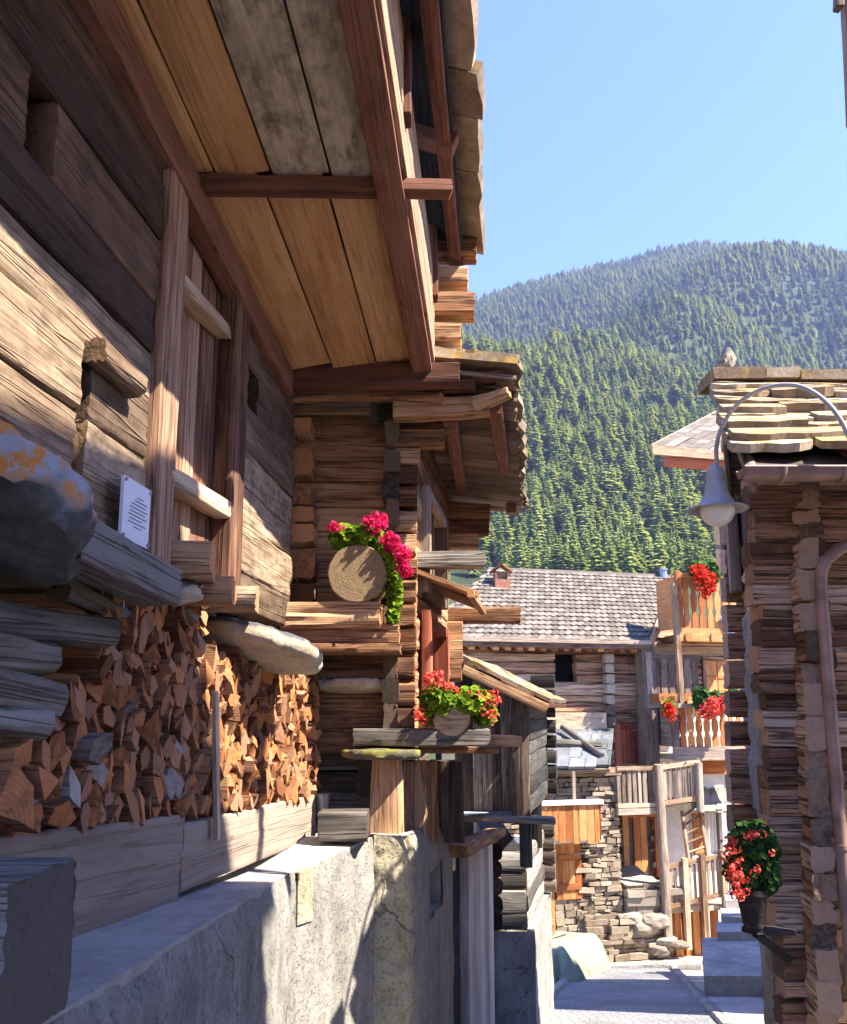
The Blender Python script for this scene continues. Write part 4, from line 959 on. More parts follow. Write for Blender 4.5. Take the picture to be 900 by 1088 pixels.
# old render strip on the lane side
s_a = RS.hit(822, 800)[0]; s_b = RS.hit(806, 800)[0]
mb = MB(); z0_, z1_ = RS.hit(815, 868)[1], RS.hit(815, 640)[1]
def strip(u, v):
    k = .12 * noise.noise(V((v * 5, 1, 2))); s0 = s_a + .12 + .3 * max(0, v - .7) + k; s1 = s_b + .35 - .25 * max(0, v - .6) + k * .6
    return RS.pt(s0 + (s1 - s0) * u, z0_ + (z1_ - z0_) * v, .03 + .02 * math.sin(u * 3.14))
patch(mb, strip, 14, 60, .035, 5); mb.build('render_strip', M['concrete'], rh)
mb = MB(); sa, za = RS.hit(803, 690, .05); sb, zb = RS.hit(801, 592, .05); log(mb, RS.pt(sa, za, .05), RS.pt(sb, zb, .05), .06, .2, up=RS.a, seg=.1, rough=.008); mb.build('upright_board', M['door'], rh)
for s in (3.0, 3.55):
    mb = MB(); log(mb, RS.pt(s, RS.hit(780, 640)[1], .06), RS.pt(s, 2.3, .06), .1, .2, up=RS.a, seg=.15, rough=.006); mb.build('gable_post', M['darklog'], rh)
mb = MB(); sa = RS.hit(826, 900)[0]; log(mb, RS.pt(sa + .25, RS.hit(818, 880)[1], .06), RS.pt(sa + .25, RS.hit(818, 815)[1], .06), .05, .08, up=RS.a, seg=.1, rough=.006); mb.build('window_shutter', M['darklog'], rh)
# concrete base on the lane side
mb = MB()
_s0, _s1 = RS.hit(841, 1060)[0], RS.hit(815, 955)[0]; _z0, _z1 = RS.hit(841, 1068)[1], RS.hit(815, 955)[1]
def rbt(s): return _z0 + (_z1 - _z0) * min(1.3, (s - _s0) / (_s1 - _s0))
def rb(u, v):
    s = -.05 + (sBs + .08) * u; zt = rbt(s); return RS.pt(s, zg - 1.2 + (zt - zg + 1.2) * v, .07 - .03 * max(0, 1 - abs(v - 1) * 12))
patch(mb, rb, 50, 50, .02, 5)
patch(mb, lambda u, v: RS.pt(-.05 + (sBs + .08) * u, rbt(-.05 + (sBs + .08) * u), .06 - .2 * v), 30, 5, .01)
patch(mb, lambda u, v: RS.pt(sBs + .03, zg - 1.2 + (rbt(sBs) - zg + 1.2) * v, .07 - 1.5 * u), 12, 30, .015, 5)
mb.build('base_wall', M['plaster'], rh)
# roof
YE = 4.5; YD = 7.0 - YE
_xe, _xr = at(787, 487, YE).x, at(757, 402, 7.0).x
ev = lambda Y: _xe + (_xr - _xe) * (Y - YE) / YD
zE = at(790, 487, YE).z; zR = at(765, 402, 7.0).z - .085
mb = MB(); NR = 13
for r in range(NR):
    f0, f1 = r / NR, (r + 1) / NR; Y0 = YE + YD * f0; za = zE + (zR - zE) * f0; x = ev(Y0) - .02
    while x < 4.6:
        w = rr(.28, .85); th = rr(.035, .085); dz = rr(-.012, .02); yj = rr(-.05, .05)
        dY = YD / NR * 1.5; dzr = (zR - zE) / NR * 1.2
        P00 = V((x, Y0 + yj, za + dz + .075)); P10 = V((x + w - .012, Y0 + yj + rr(-.05, .05), za + dz + .075 + rr(-.02, .02)))
        slabstone(mb, P00, P10, V((.25 * dY, dY, dzr)), th, max(4, int(w / .09)), .04); x += w
for r in range(6):
    f0 = r / 6; Y0 = 8.9 - 1.8 * f0; za = zE + .3 + (zR - zE - .25) * f0; x = ev(7.0) + .36 * (Y0 - 7.0) + .03
    while x < 5.2:
        w = rr(.4, .8); P00 = V((x, Y0, za)); P10 = V((x + w - .01, Y0, za)); dd = V((-.12, -.5, .24)); quadslab(mb, P00, P10, P10 + dd, P00 + dd, .06); x += w
x = ev(7.0) - .05
while x < 5.0:                          # ridge stones, mossy
    w = rr(.25, .5); fbox(mb, RF, x - RF.o.x, x + w - .01 - RF.o.x, zR + .03 + rr(-.01, .015), zR + .105 + rr(-.01, .015), -1.98, -1.58, jit=.012); x += w
mb.build('roof', M['slab'], rh)
mb = MB(); q = at(771, 388, 7.0); rock(mb, q, .075, .07, .15, RY(.15), 4, .45, 2.4, 1.25); mb.build('ridge_stone', M['disc'], rh, smooth=50)
mb = MB(); a = V((ev(YE) + .04, YE + .02, zE - .03)); c = V((ev(7.0) + .04, 7.0, zR - .03)); e = V((ev(7.0) + .06 + .37 * 1.9, 8.9, zE + .25))
for p, q in ((a, c), (c, e)): quadslab(mb, p, p + V((3.0, 0, 0)), q + V((2.8, 0, 0)), q, .03)
mb.build('roof_boarding', M['darklog'], rh)
mb = MB(); log(mb, a + V((.03, 0, -.08)), c + V((.03, 0, -.08)), .035, .15, seg=.1, rough=.004); log(mb, e + V((.03, 0, -.08)), c + V((.03, 0, -.08)), .035, .15, seg=.1, rough=.004); mb.build('bargeboard', M['greylog'], rh)
mb = MB(); s = .2
while s < RD:
    Yp = RS.pt(s, 0).y; zt = (zE + (zR - zE) * (Yp - YE) / YD if Yp < 7 else zR - (zR - zE) * (Yp - 7) / 2.2) - .12
    if zt > ze + .03: log(mb, RS.pt(s + .08, ze - .05, -.04), RS.pt(s + .08, zt, -.04), .04, .17, up=RS.a, seg=.15, ex=.05, rough=.005, groove=.004)
    s += .175
mb.build('gable_boards', M['darklog'], rh)
mb = MB(); log(mb, V((RO.x - .3, 5.14, zE + .12)), V((RO.x + 3, 5.14, zE + .12)), .14, .12, seg=.1, ex=.04, rough=.01, groove=.008); mb.build('wall_plate', M['rlog'], rh)
mb = MB()
for k in range(5): log(mb, V((RO.x + .12 + .62 * k, YE + .06, zE - .01)), V((RO.x + .12 + .62 * k, 5.6, zE + .53)), .09, .1, seg=.15, rough=.006)
mb.build('rafter_ends', M['rlog'], rh)
# gutter and downpipe
g0 = at(787, 505, YE - .13); mb = MB(); k_ = 10; vs = []; L = 3.2
for x in (0, L):
    for R in (.062, .055):
        for j in range(k_ + 1): a = math.pi * (1 + j / k_); vs.append(V((g0.x + x, g0.y + math.cos(a) * R, g0.z + .03 + math.sin(a) * R)))
n1 = k_ + 1; fs = []
for b0, b1 in ((0, 2 * n1), (n1, 3 * n1)):
    fs += [(b0 + j, b0 + j + 1, b1 + j + 1, b1 + j) for j in range(k_)]
for b in (0, 2 * n1): fs += [(b + j, b + j + 1, b + n1 + j + 1, b + n1 + j) for j in range(k_)]
fs += [(0, n1, 3 * n1, 2 * n1), (k_, n1 + k_, 3 * n1 + k_, 2 * n1 + k_)]
mb.add(vs, fs); c_ = V((g0.x, g0.y, g0.z + .03)); mb.add([c_ + V((0, math.cos(math.pi*(1+j/k_))*.062, math.sin(math.pi*(1+j/k_))*.062)) for j in range(n1)], [tuple(range(n1))])
for y in (-.062, .062): tube(mb, [V((g0.x, g0.y + y, g0.z + .03)), V((g0.x + L, g0.y + y, g0.z + .03))], .009, 8)
gut = mb.build('gutter', M['copper'], rh)
for u in (829, 893):
    q = at(u, 505, YE - .13); mb = MB(); tube(mb, [V((q.x, g0.y + math.cos(a) * .068, g0.z + .03 + math.sin(a) * .068)) for a in [math.pi * (1 + j / 10) for j in range(11)]], .012, 6); mb.build('gutter_bracket', M['copper'], gut)
mb = MB(); pts = [at(940, 555, 4.98), at(905, 577, 5.0), at(890, 585, 5.02), at(878, 595, 5.03), at(873, 606, 5.04), at(872, 620, 5.04)]
for v in range(660, 1160, 40): pts.append(V((pts[5].x + rr(-.002, .002), 5.04, at(872, v, 5.04).z)))
tube(mb, pts, .036, 16); dp = mb.build('downpipe', M['copper'], rh, smooth=60)
for v in (735, 900):
    q = V((pts[5].x, 5.04, at(872, v, 5.04).z)); mb = MB(); lathe(mb, q - Z * .012, [(.036, 0), (.043, 0), (.043, .025), (.036, .025)], 16); fbox(mb, RF, q.x - RF.o.x - .01, q.x - RF.o.x + .01, q.z - .01, q.z + .01, .0, .12); mb.build('pipe_clip', M['copper'], dp)

# street lamp on a curved arm
YL = 5.0; lamp = thing('street_lamp', at(930, 600, 4.9), 'grey bell shaped street lamp with white globe hanging from a curved arm', 'lamp')
sst_ = lambda x: (lambda t: t * t * (3 - 2 * t))(max(0, min(1, x)))
arc = [(762, 493), (761, 478), (764, 462), (771, 446), (783, 430), (800, 418), (818, 411), (836, 409), (852, 411), (868, 419), (882, 431), (893, 446), (901, 462), (909, 485), (916, 515), (921, 550), (924, 590)]
pts = [at(u, v, YL - .76 * sst_(i / 11)) for i, (u, v) in enumerate(arc)]
fine = []
for i in range(len(pts) - 1):
    p0, p1, p2, p3 = pts[max(i-1, 0)], pts[i], pts[i+1], pts[min(i+2, len(pts)-1)]
    for t in (0, .33, .66): fine.append(.5 * ((2*p1) + (p2 - p0)*t + (2*p0 - 5*p1 + 4*p2 - p3)*t*t + (3*p1 - p0 - 3*p2 + p3)*t**3))
fine.append(pts[-1]); mb = MB(); tube(mb, fine, .0125, 10); mb.build('arm', M['iron'], lamp, smooth=60)
q = pts[-1]; mb = MB(); tube(mb, [q, q + Z * -.12], .022, 10); tube(mb, [q, V((2.98, 2.72, q.z + .1))], .018, 8); tube(mb, [q - Z * .1, V((2.98, 2.72, q.z - .25))], .018, 8); mb.build('bracket', M['iron'], lamp, smooth=60)
k = YL / 920; c = at(762.5, 545, YL)
mb = MB(); prof = [(0, 55), (3.5, 55), (4.5, 52), (8, 50), (9.3, 47), (9.5, 36), (9.8, 34), (11, 32), (12, 24), (15, 17), (19, 11), (24, 7.5), (31, 5.5), (32.5, 4.2), (32, 3), (26, 4.5), (19, 8), (14, 13), (9, 20), (0, 22)]
lathe(mb, c, [(r * k, h * k) for r, h in prof], 40); mb.build('lamp_shade', M['iron'], lamp, smooth=50)
mb = MB(); gp = [(18.2 * math.cos(a) * k, 18.2 * math.sin(a) * k) for a in [math.radians(-90 + 8 * i) for i in range(23)]]; gp[0] = (0.0002, gp[0][1])
lathe(mb, c + Z * k * 3.0, gp, 40); mb.build('globe', M['globe'], lamp, smooth=80)

# geranium by the wall
YG = 4.95
mb = MB(); lathe(mb, at(801, 985, YG), [(0, 0), (.05, 0), (.055, .015), (.08, .16), (.088, .17), (.088, .20), (.077, .20), (0, .18)], 24); tag(mb.build('plant_pot', M['black']), 'dark slim pot on the corner of the log house, under the bushy red geranium', 'planter')
mb = MB(); log(mb, at(797, 989, YG), at(838, 989, 5.12), .1, .03, seg=.1, rough=.004); log(mb, at(803, 992, YG), at(838, 1020, 5.12), .035, .035, seg=.1, rough=.004); tag(mb.build('pot_bracket', M['black']), 'dark wooden bracket on the log house corner that holds the slim pot', 'bracket')
cluster('geranium', 'bushy dark green geranium with red flowers beside the steps at the right house', 'flowers', at(800, 960, YG),
        [B(801, 905, YG, 27, 32, .13, 3), B(790, 925, YG, 20, 22, .11, 2), B(813, 925, YG, 15, 24, .10, 1.4)], 1700, .019,
        [B(779, 915, YG - .1, 9, 28, .08, 2), B(783, 940, YG - .1, 10, 14, .06, 1.4), B(800, 905, YG - .13, 22, 24, .04, .9), B(773, 895, YG - .06, 4, 10, .04, .4)], 50, 'coral', leaf='leafdark', fsize=.013)
# stone steps
st = thing('stone_steps', V((4.9, 14, zs(14))), 'grey stone steps climbing beside the lane behind the red geranium', 'steps')
def sbox(mb, u0, u1, vt, vb, Y0, Y1, sl=.3):
    p0 = at(u0, vt, Y0); p1 = at(u1, vt, Y0); zb = at(u0, vb, Y0).z
    dd = V((sl, 1, 0)) * (Y1 - Y0); P = [V((p.x, p.y, z)) + d for z in (zb, p0.z) for d in (V((0,0,0)), dd) for p in (p0, p1)]
    n = 10
    patch(mb, lambda a, b: P[4].lerp(P[5], a).lerp(P[6].lerp(P[7], a), b), 16, 16, .012, 3)
    patch(mb, lambda a, b: P[0].lerp(P[1], a).lerp(P[4].lerp(P[5], a), b), 16, 6, .012, 3)
    patch(mb, lambda a, b: P[2].lerp(P[0], a).lerp(P[6].lerp(P[4], a), b), 16, 6, .012, 3)
for u0, u1, vt, vb, Y0, Y1 in ((748, 850, 1037, 1062, 13.3, 15.4), (762, 850, 990, 1006, 15.2, 15.9), (767, 850, 974, 990, 15.8, 16.5), (771, 850, 957, 974, 16.4, 17.0), (776, 850, 940, 957, 16.9, 17.6)):
    mb = MB(); sbox(mb, u0, u1, vt, vb, Y0, Y1); mb.build('step', M['ledge'], st)
mb = MB(); lathe(mb, at(783, 939, 17.2), [(0, 0), (.12, 0), (.17, .28), (.18, .3), (.15, .3), (0, .27)], 16); tag(mb.build('flower_pot', M['ter']), 'terracotta pot standing on the top stone step', 'planter')
# unseen house sized to shade the firewood; its bracket board shows top right
nbh = thing('neighbour_shade_house', V((3.6, .5, zs(0) - .5)), 'unseen tall house placed to shade the firewood, only its board shows at the top right corner', 'house')
NX, NY, NZ = 2.62, 2.35, 5.75
NF = Frame(V((NX + .35, NY, 0)), (0, 1), flip=True)
mb = MB(); rows(mb, NF, -7, .0, zs(0) - .6, NZ, .25, .2, 0, (), LO); mb.build('wall', M['rlog'], nbh)
NFe = Frame(V((NX + .35, NY, 0)), (1, 0), flip=True)
mb = MB(); rows(mb, NFe, .0, 4.5, zs(3) - .6, NZ, .25, .2, 0, (), LO); mb.build('wall', M['rlog'], nbh)
p0 = V((NX, NY, NZ)); p1 = V((NX, -4.0, NZ)); up_ = V((2.4, 0, 1.1))
mb = MB(); quadslab(mb, p0, p1, p1 + up_, p0 + up_, .1); mb.build('roof_boarding', M['darklog'], nbh)
mb = MB(); quadslab(mb, p0 + V((-.03, .03, .07)), p1 + V((-.03, 0, .07)), p1 + up_ + Z * .07, p0 + up_ + V((0, .03, .07)), .06); mb.build('roof', M['slab'], nbh)
mb = MB(); t0, t1 = at(897, -60, 3.7), at(908, 130, 3.7); log(mb, t1, t0, .05, .085, up=V((0, 1, 0)), seg=.08, rough=.006, bev=.3)
log(mb, at(893, -50, 3.66), at(891, 9, 3.66), .04, .05, up=V((0, 1, 0)), seg=.08, rough=.004)
log(mb, V((t0.x, 3.7, t0.z)), V((NX + .4, 3.3, NZ - .3)), .1, .12, seg=.1, rough=.006); mb.build('eave_bracket', M['greyboard'], nbh)
# ================================================================== FAR: slate roofed house and balcony house
FO = at(690, 750, 21.8); FA = Frame(FO, (.97, .25)); UP = Z
H = FA.hit
ha = thing('slate_house', FA.pt(-3, -6.3, -3), 'log and rubble house with a scalloped grey slate roof at the end of the lane', 'house')
LF = dict(seg=.3, ex=.12, rough=.03, groove=.03, bev=.22)
sL = H(470, 740)[0]
w1 = FA.rect(590, 699, 613, 725)
zU0, zU1 = H(620, 770)[1], H(620, 684)[1]
mb = MB(); rows(mb, FA, sL, .0, zU0, zU1, .26, .25, 0, [w1], LF); mb.build('log_wall', M['facade'], ha)
mb = MB(); fbox(mb, FA, w1[0] - .1, w1[1] + .1, w1[2] - .1, w1[3] + .1, -.5, -.45); wn = mb.build('window', M['dark'], ha)
mb = MB(); s0 = H(646, 740)[0]
for k in range(9): z = zU0 + .1 + k * .25; log(mb, FA.pt(s0 + rr(-.02, .02), z, .16), FA.pt(s0, z, -.3), .24, .22, seg=.1, ex=.08, rough=.02, groove=.02, bev=.2)
mb.build('crossing_logs', M['greyboard'], ha)
mb = MB(); s0, s1, z0, z1 = FA.rect(566, 757, 642, 776); fbox(mb, FA, s0, s1, z0, z1, 0, .14); mb.build('ledge_board', M['pale'], ha)
# rubble storeys
dw = FA.rect(664, 866, 697, 932)
dw3 = FA.rect(655, 772, 676, 812)
zGr = H(650, 1012)[1]
mb = MB(); courses(mb, FA, H(560, 900)[0], H(705, 900)[0], zGr - .6, zU0, .02, (.06, .15), (.14, .45), .15, .07, [dw, dw3]); mb.build('stone_wall', M['rubble'], ha)
mb = MB(); fbox(mb, FA, sL, .2, zGr - .6, zU1, -.62, -.56); mb.build('inner_lining', M['dark'], ha); mb = MB(); fbox(mb, FA, sL, H(705, 900)[0], zGr - .6, zU0, -.1, -.03); mb.build('backing_wall', M['mortar'], ha)
for r, mt in ((dw, 'orange'), (dw3, 'redframe')):
    mb = MB(); a, b, c, d_ = r
    fbox(mb, FA, a - .08, a + .06, c, d_ + .08, -.05, .1, 'z'); fbox(mb, FA, b - .06, b + .08, c, d_ + .08, -.05, .1, 'z'); fbox(mb, FA, a + .06, b - .06, d_ - .04, d_ + .08, -.05, .1)
    n_ = 4
    for k in range(n_):
        q = a + .06 + (b - a - .12) * k / n_; 
        if mt == 'orange' and k in (0, 3): continue
        fbox(mb, FA, q + .005, q + (b - a - .12) / n_ - .005, c, d_ - .05, -.02, .02 + rr(0, .01), 'z')
    mb.build('door', M[mt], ha)
mb = MB(); fbox(mb, FA, H(676, 800)[0], H(690, 800)[0], H(683, 812)[1], H(683, 686)[1], .12, .5, 'z'); mb.build('corner_post', M['darklog'], ha)
# roof
oe, orr = .5, -3.6
e0 = FA.pt(H(440, 697, oe)[0], H(690, 684, oe)[1], oe); e1 = FA.pt(H(690, 684, oe)[0], H(690, 684, oe)[1], oe)
r1_ = FA.pt(H(716, 614, orr)[0], H(716, 614, orr)[1], orr); r0_ = r1_ + (e0 - e1)
mb = MB(); nr, nc = 17, 34
dv = (r1_ - e1); dh = (e1 - e0)
nrm = dh.cross(dv).normalized()
quadslab(mb, e0 - nrm*.02, e1 - nrm*.02, r1_ - nrm*.02, r0_ - nrm*.02, .06); mb.build('roof_boarding', M['orange'], ha)
mb = MB()
for i in range(nr):
    for j in range(-1, nc):
        f = (j + .5 * (i % 2)) / nc
        if f < 0: continue
        a = e0 + dv * (i / nr) + dh * f; w = dh * min(1 / nc, 1.005 - f) * .985; l = dv * (1.35 / nr); up0 = nrm * (.05 + rr(0, .014)); up1 = nrm * .028
        # pointed scallop tile
        p = [a + l + up1, a + w + l + up1, a + w + dv * (.35 / nr) + up0, a + w * .5 + up0 + nrm * .02, a + dv * (.35 / nr) + up0]
        lo = [x - nrm * .03 for x in p]; r = random.random()
        mb.add(p, [(4, 3, 2, 1, 0)], None, r); mb.add([p[4], p[3], lo[3], lo[4]], [(0, 1, 2, 3)][::-1], None, r * .3); mb.add([p[3], p[2], lo[2], lo[3]], [(0, 1, 2, 3)], None, r * .3)
mb.build('roof', M['tile'], ha, smooth=0)
bk = V((FA.n.x, FA.n.y, 0)) * -4.4
mb = MB(); quadslab(mb, r0_ + Z*.1, r1_ + Z*.1, r1_ + bk - Z * 2, r0_ + bk - Z * 2, .1); mb.build('rear_roof', M['tile'], ha)
mb = MB(); beam(mb, e0 + V((0, -.03, -.06)), e1 + V((0, -.03, -.06)), .05, .16); beam(mb, e0 + V((0, -.12, .02)), e1 + V((0, -.12, .02)), .12, .1); mb.build('fascia', M['greyboard'], ha)
mb = MB(); k = 0
while k < 20: q = e1.lerp(e0, (k + .3) / 20) - Z * .13; beam(mb, q + FA.n * -.02, q - FA.n * .6 + Z * .2, .14, .18); k += 1
mb.build('rafters', M['orange'], ha)
mb = MB(); fbox(mb, FA, sL, .1, zU1 - .02, zU1 + .2, .0, .12); mb.build('wall_plate', M['orange'], ha)
mb = MB(); beam(mb, e1 + V((.06, 0, .03)), r1_ + V((.06, 0, .08)), .06, .22); mb.build('rake_board', M['pale'], ha)
for u, v, w in ((558, 634, .2), (626, 622, .22), (705, 612, .22)):
    f = FA.pt(H(u, v, orr + .1)[0], H(u, v, orr + .1)[1], orr + .1); mb = MB(); lathe(mb, V((f.x, f.y, f.z - .35)), [(w * .6, 0), (w * .5, .5), (w * .62, .52), (w * .62, .56), (0, .6)], 10); mb.build('roof_vent', M['tin'], ha)
# gable side behind the rake, right
mb = MB(); g0, g1 = e1 + FA.n * -.5, r1_; 
mb.add([g0 - Z * .2 - FA.a * .3, g1 - Z * .3 - FA.a * .3, V((g1.x, g1.y, zU0)) - FA.a * .3, V((g0.x, g0.y, zU0)) - FA.a * .3], [(0, 1, 2, 3)]); mb.build('gable_wall', M['darklog'], ha)
# chimney behind, brick with a cap
cc = at(533, 640, 23.5); k = 23.5 / 920
ch = MB()
for (w, d2, z0, z1) in ((16, 16, -40, 34),): fbox(ch, Frame((cc.x, cc.y), (1, .1)), -8 * k, 8 * k, cc.z - 1.2, cc.z + 24 * k, -8 * k, 8 * k)
chm = ch.build('chimney', M['brick'], ha)
mb = MB(); cf = Frame((cc.x, cc.y), (1, .1))
for a in (-7.5, 5.5): fbox(mb, cf, a * k, (a + 2) * k, cc.z + 24 * k, cc.z + 33 * k, -7 * k, 7 * k)
fbox(mb, cf, -5 * k, 5 * k, cc.z + 24 * k, cc.z + 33 * k, -1 * k, 0)
top = cc + Z * 33 * k
for sg in (-1, 1): quadslab(mb, top + V((sg * 12 * k, -10 * k, 0)), top + V((sg * 12 * k, 10 * k, 0)), top + V((0, 10 * k, 9 * k)), top + V((0, -10 * k, 9 * k)), 2 * k)
mb.build('chimney_cap', M['stadel'], chm)

# annex with lean-to slab roof and plank balcony
an = thing('stone_annex', FA.pt(-3, -6.3, .9), 'low rubble annex with bluish slab roof, orange doors and a plank balcony', 'annex')
OA = 1.3
sa0, sa1 = H(520, 870, OA)[0], H(657, 870, OA)[0]
zA1 = H(610, 818, OA)[1]; zDk = H(600, 893, OA)[1]
dr_ = FA.rect(563, 896, 618, 1000, OA); win = FA.rect(560, 824, 585, 850, OA)
mb = MB(); courses(mb, FA, sa0, sa1, zGr - .6, zA1, OA, (.05, .13), (.12, .4), .2, .08, [(dr_[0], dr_[1], dr_[2] - 1, dr_[3]), win])
courses(mb, FA, H(618, 950, OA)[0], H(700, 990, 1.0)[0], zGr - .6, H(680, 968, OA)[1], OA + .1, (.07, .18), (.18, .55), .2, .15, ())
mb.build('stone_wall', M['rubble'], an)
mb = MB(); fbox(mb, FA, sa0, sa1 - .02, zGr - .6, zA1, .1, OA - .12); mb.build('backing_wall', M['mortar'], an)
ea0, ea1 = FA.pt(H(540, 816, OA + .35)[0], H(610, 816, OA + .35)[1], OA + .35), FA.pt(H(648, 816, OA + .35)[0], H(610, 816, OA + .35)[1], OA + .35)
ra1 = FA.pt(H(652, 776, .1)[0], H(640, 776, .1)[1], .1); ra0 = FA.pt(H(540, 776, .1)[0], ra1.z, .1)
mb = MB(); quadslab(mb, ea0 - Z * .04, ea1 - Z * .04, ra1 - Z * .04, ra0 - Z * .04, .08); mb.build('roof_boarding', M['greyboard'], an)
mb = MB()
for i in range(5):
    f = 0
    while f < 1:
        w = rr(.09, .18); q0 = ea0.lerp(ea1, f); q1 = ea0.lerp(ea1, min(1.01, f + w) - .004); dvv = ra1 - ea1; a = dvv * (i / 5 - .02 + rr(-.02, .02)); zo = Z * (.05 + rr(0, .03))
        quadslab(mb, q0 + a + zo, q1 + a + zo, q1 + a + dvv * .26 + zo, q0 + a + dvv * .26 + zo, .06); f += w
mb.build('roof', M['greyslab'], an)
mb = MB(); tube(mb, [FA.pt(H(575, 792, .9)[0], H(600, 788, .9)[1], .9), FA.pt(H(638, 795, .9)[0], H(600, 793, .9)[1], .9)], .1, 8); tube(mb, [FA.pt(H(597, 775, .4)[0], H(597, 772, .4)[1], .4), FA.pt(H(640, 806, 1.4)[0], H(640, 803, 1.4)[1], 1.4)], .07, 8); mb.build('roof_poles', M['greylog'], an)
mb = MB(); fbox(mb, FA, sa0, sa1 + .05, zA1 - .12, zA1 + .04, OA, OA + .14); mb.build('wall_plate', M['pale'], an)
mb = MB(); a, b, c, d_ = win; fbox(mb, FA, a, b, c, d_, OA - .1, OA - .02, 'z'); mb.build('shutter', M['orange'], an)
mb = MB(); a, b, c, d_ = dr_
mid = a + (b - a) * .48
for q0, q1, zt in ((a, mid - .02, d_), (mid + .02, b, d_)):
    n_ = 4; 
    dm = MB()
    for k in range(n_): fbox(dm, FA, q0 + (q1 - q0) * k / n_ + .004, q0 + (q1 - q0) * (k + 1) / n_ - .004, c - .3 if q0 == a else c + (d_ - c) * .42, zt, OA - .02, OA + .04 + rr(0, .01), 'z')
    for f in (.2, .8): zz_ = c + (d_ - c) * (f if q0 == a else .45 + f * .5); fbox(dm, FA, q0 + .03, q1 - .03, zz_ - .06, zz_ + .06, OA + .05, OA + .08)
    dm.build('door', M['orange'], an)
dm = MB(); courses(dm, FA, mid, b, c - .4, c + (d_ - c) * .42, OA - .02, (.1, .18), (.2, .4), .1, .05); dm.build('door_footing', M['rubble'], an)
# plank balcony
OB = OA + .55
b0 = H(555, 872, OB)[0]; b1 = H(638, 872, OB)[0]; zb0, zb1 = H(600, 893, OB)[1], H(600, 855, OB)[1]
mb = MB(); s = b0
while s < b1: w = rr(.12, .2); fbox(mb, FA, s, min(b1, s + w - .012), zb0 - rr(0, .1), zb1, OB, OB + .035, 'z', jit=.006); s += w
mb.build('balcony_planks', M['orange'], an)
mb = MB(); fbox(mb, FA, b0, b1 + .05, zb1, zb1 + .09, OB - .06, OB + .09); fbox(mb, FA, b0, b1 + .05, zb0 - .06, zb0 + .06, OA, OB); mb.build('balcony_rail', M['white'], an)
mb = MB(); s = H(611, 838, OB)[0]; beam(mb, FA.pt(s, zb0, OB - .06), FA.pt(s, zA1, OB - .06), .06, .06, up=FA.a); mb.build('balcony_post', M['greyboard'], an)

def railing(mb, fr, s0, s1, z0, z1, o, slat=.07, gap=.05, shaped=False, rail=.08):
    s = s0; 
    while s < s1 - slat:
        if shaped:
            m = s + slat / 2; zm = (z0 + z1) / 2; Hh = z1 - z0; pr = [(.5, 0), (.5, .22), (.28, .32), (.5, .45), (.5, .62), (.28, .72), (.5, .82), (.5, 1)]
            vs = [fr.pt(m + sg * x * slat, z0 + Hh * t, o + dd) for dd in (0, .04) for sg in (-1, 1) for x, t in pr]
            n = len(pr); f = []
            for base in (0, 2 * n):
                f += [(base + i, base + i + 1, base + n + i + 1, base + n + i) for i in range(n - 1)]
            f += [(i, i + 1, 2*n + i + 1, 2*n + i) for i in range(n - 1)] + [(n + i, n + i + 1, 3*n + i + 1, 3*n + i) for i in range(n - 1)]
            mb.add(vs, f, [V(((p.z - z0), (p - fr.o).dot(fr.a), 0)) for p in vs])
        else: fbox(mb, fr, s, s + slat, z0, z1, o, o + .035, 'z', jit=.01)
        s += slat + gap
# wooden gallery and stair deck
dk = thing('timber_gallery', FA.pt(.5, -6.3, 1.3), 'two storey open timber gallery with slatted railings and long leaning posts against the pale wall', 'gallery')
OD = 1.4
zd = H(690, 858, OD)[1]; zr_ = H(690, 816, OD)[1]
a0, a1, a2 = H(655, 835, OD)[0], H(698, 835, OD)[0], H(740, 835, OD)[0]
mb = MB(); fbox(mb, FA, a0, a1, zd - .14, zd, .05, OD + .06); quadslab(mb, FA.pt(a1, zd, .05), FA.pt(a1, zd, OD + .06), FA.pt(a2, zd + .1, OD + .06), FA.pt(a2, zd + .1, .05), .14); mb.build('deck', M['greyboard'], dk)
mb = MB(); railing(mb, FA, a0, a1, zd + .06, zr_, OD, .085, .045); railing(mb, FA, a1 + .15, a2, zd + .16, zr_ + .1, OD, .075, .05); mb.build('railing', M['greyboard'], dk)
mb = MB(); beam(mb, FA.pt(a0, zr_, OD + .02), FA.pt(a1, zr_, OD + .02), .09, .09); beam(mb, FA.pt(a1, zr_, OD + .02), FA.pt(a2 + .1, zr_ + .12, OD + .02), .09, .1); beam(mb, FA.pt(a0, zd + .06, OD + .02), FA.pt(a1, zd + .06, OD + .02), .08, .09); beam(mb, FA.pt(a1, zd + .06, OD + .03), FA.pt(a2 + .1, zd + .2, OD + .03), .08, .1); mb.build('handrail', M['pale'], dk)
for u0, v0, u1, v1, w in ((697, 812, 708, 1008, .17), (740, 810, 742, 862, .13)):
    mb = MB(); log(mb, FA.pt(H(u1, v1, OD)[0], H(u1, v1, OD)[1], OD + .1), FA.pt(H(u0, v0, OD)[0], H(u0, v0, OD)[1], OD + .1), w, w, up=FA.a, seg=.3, rough=.012); mb.build('post', M['greyboard'], dk)
zl0, zl1 = H(735, 962, OD)[1], H(735, 920, OD)[1]; c0, c1 = H(706, 940, OD)[0], H(770, 940, OD)[0]
tl = .12
mb = MB(); s = c0
while s < c1: zz_ = (s - c0) * .14; fbox(mb, FA, s, s + .06, zl0 + zz_, zl1 + zz_, OD, OD + .035, 'z', jit=.01); s += .12
mb.build('railing', M['greyboard'], dk)
mb = MB()
for zz_ in (zl0, zl1): beam(mb, FA.pt(c0, zz_, OD + .03), FA.pt(c1, zz_ + (c1 - c0) * .14, OD + .03), .08, .09)
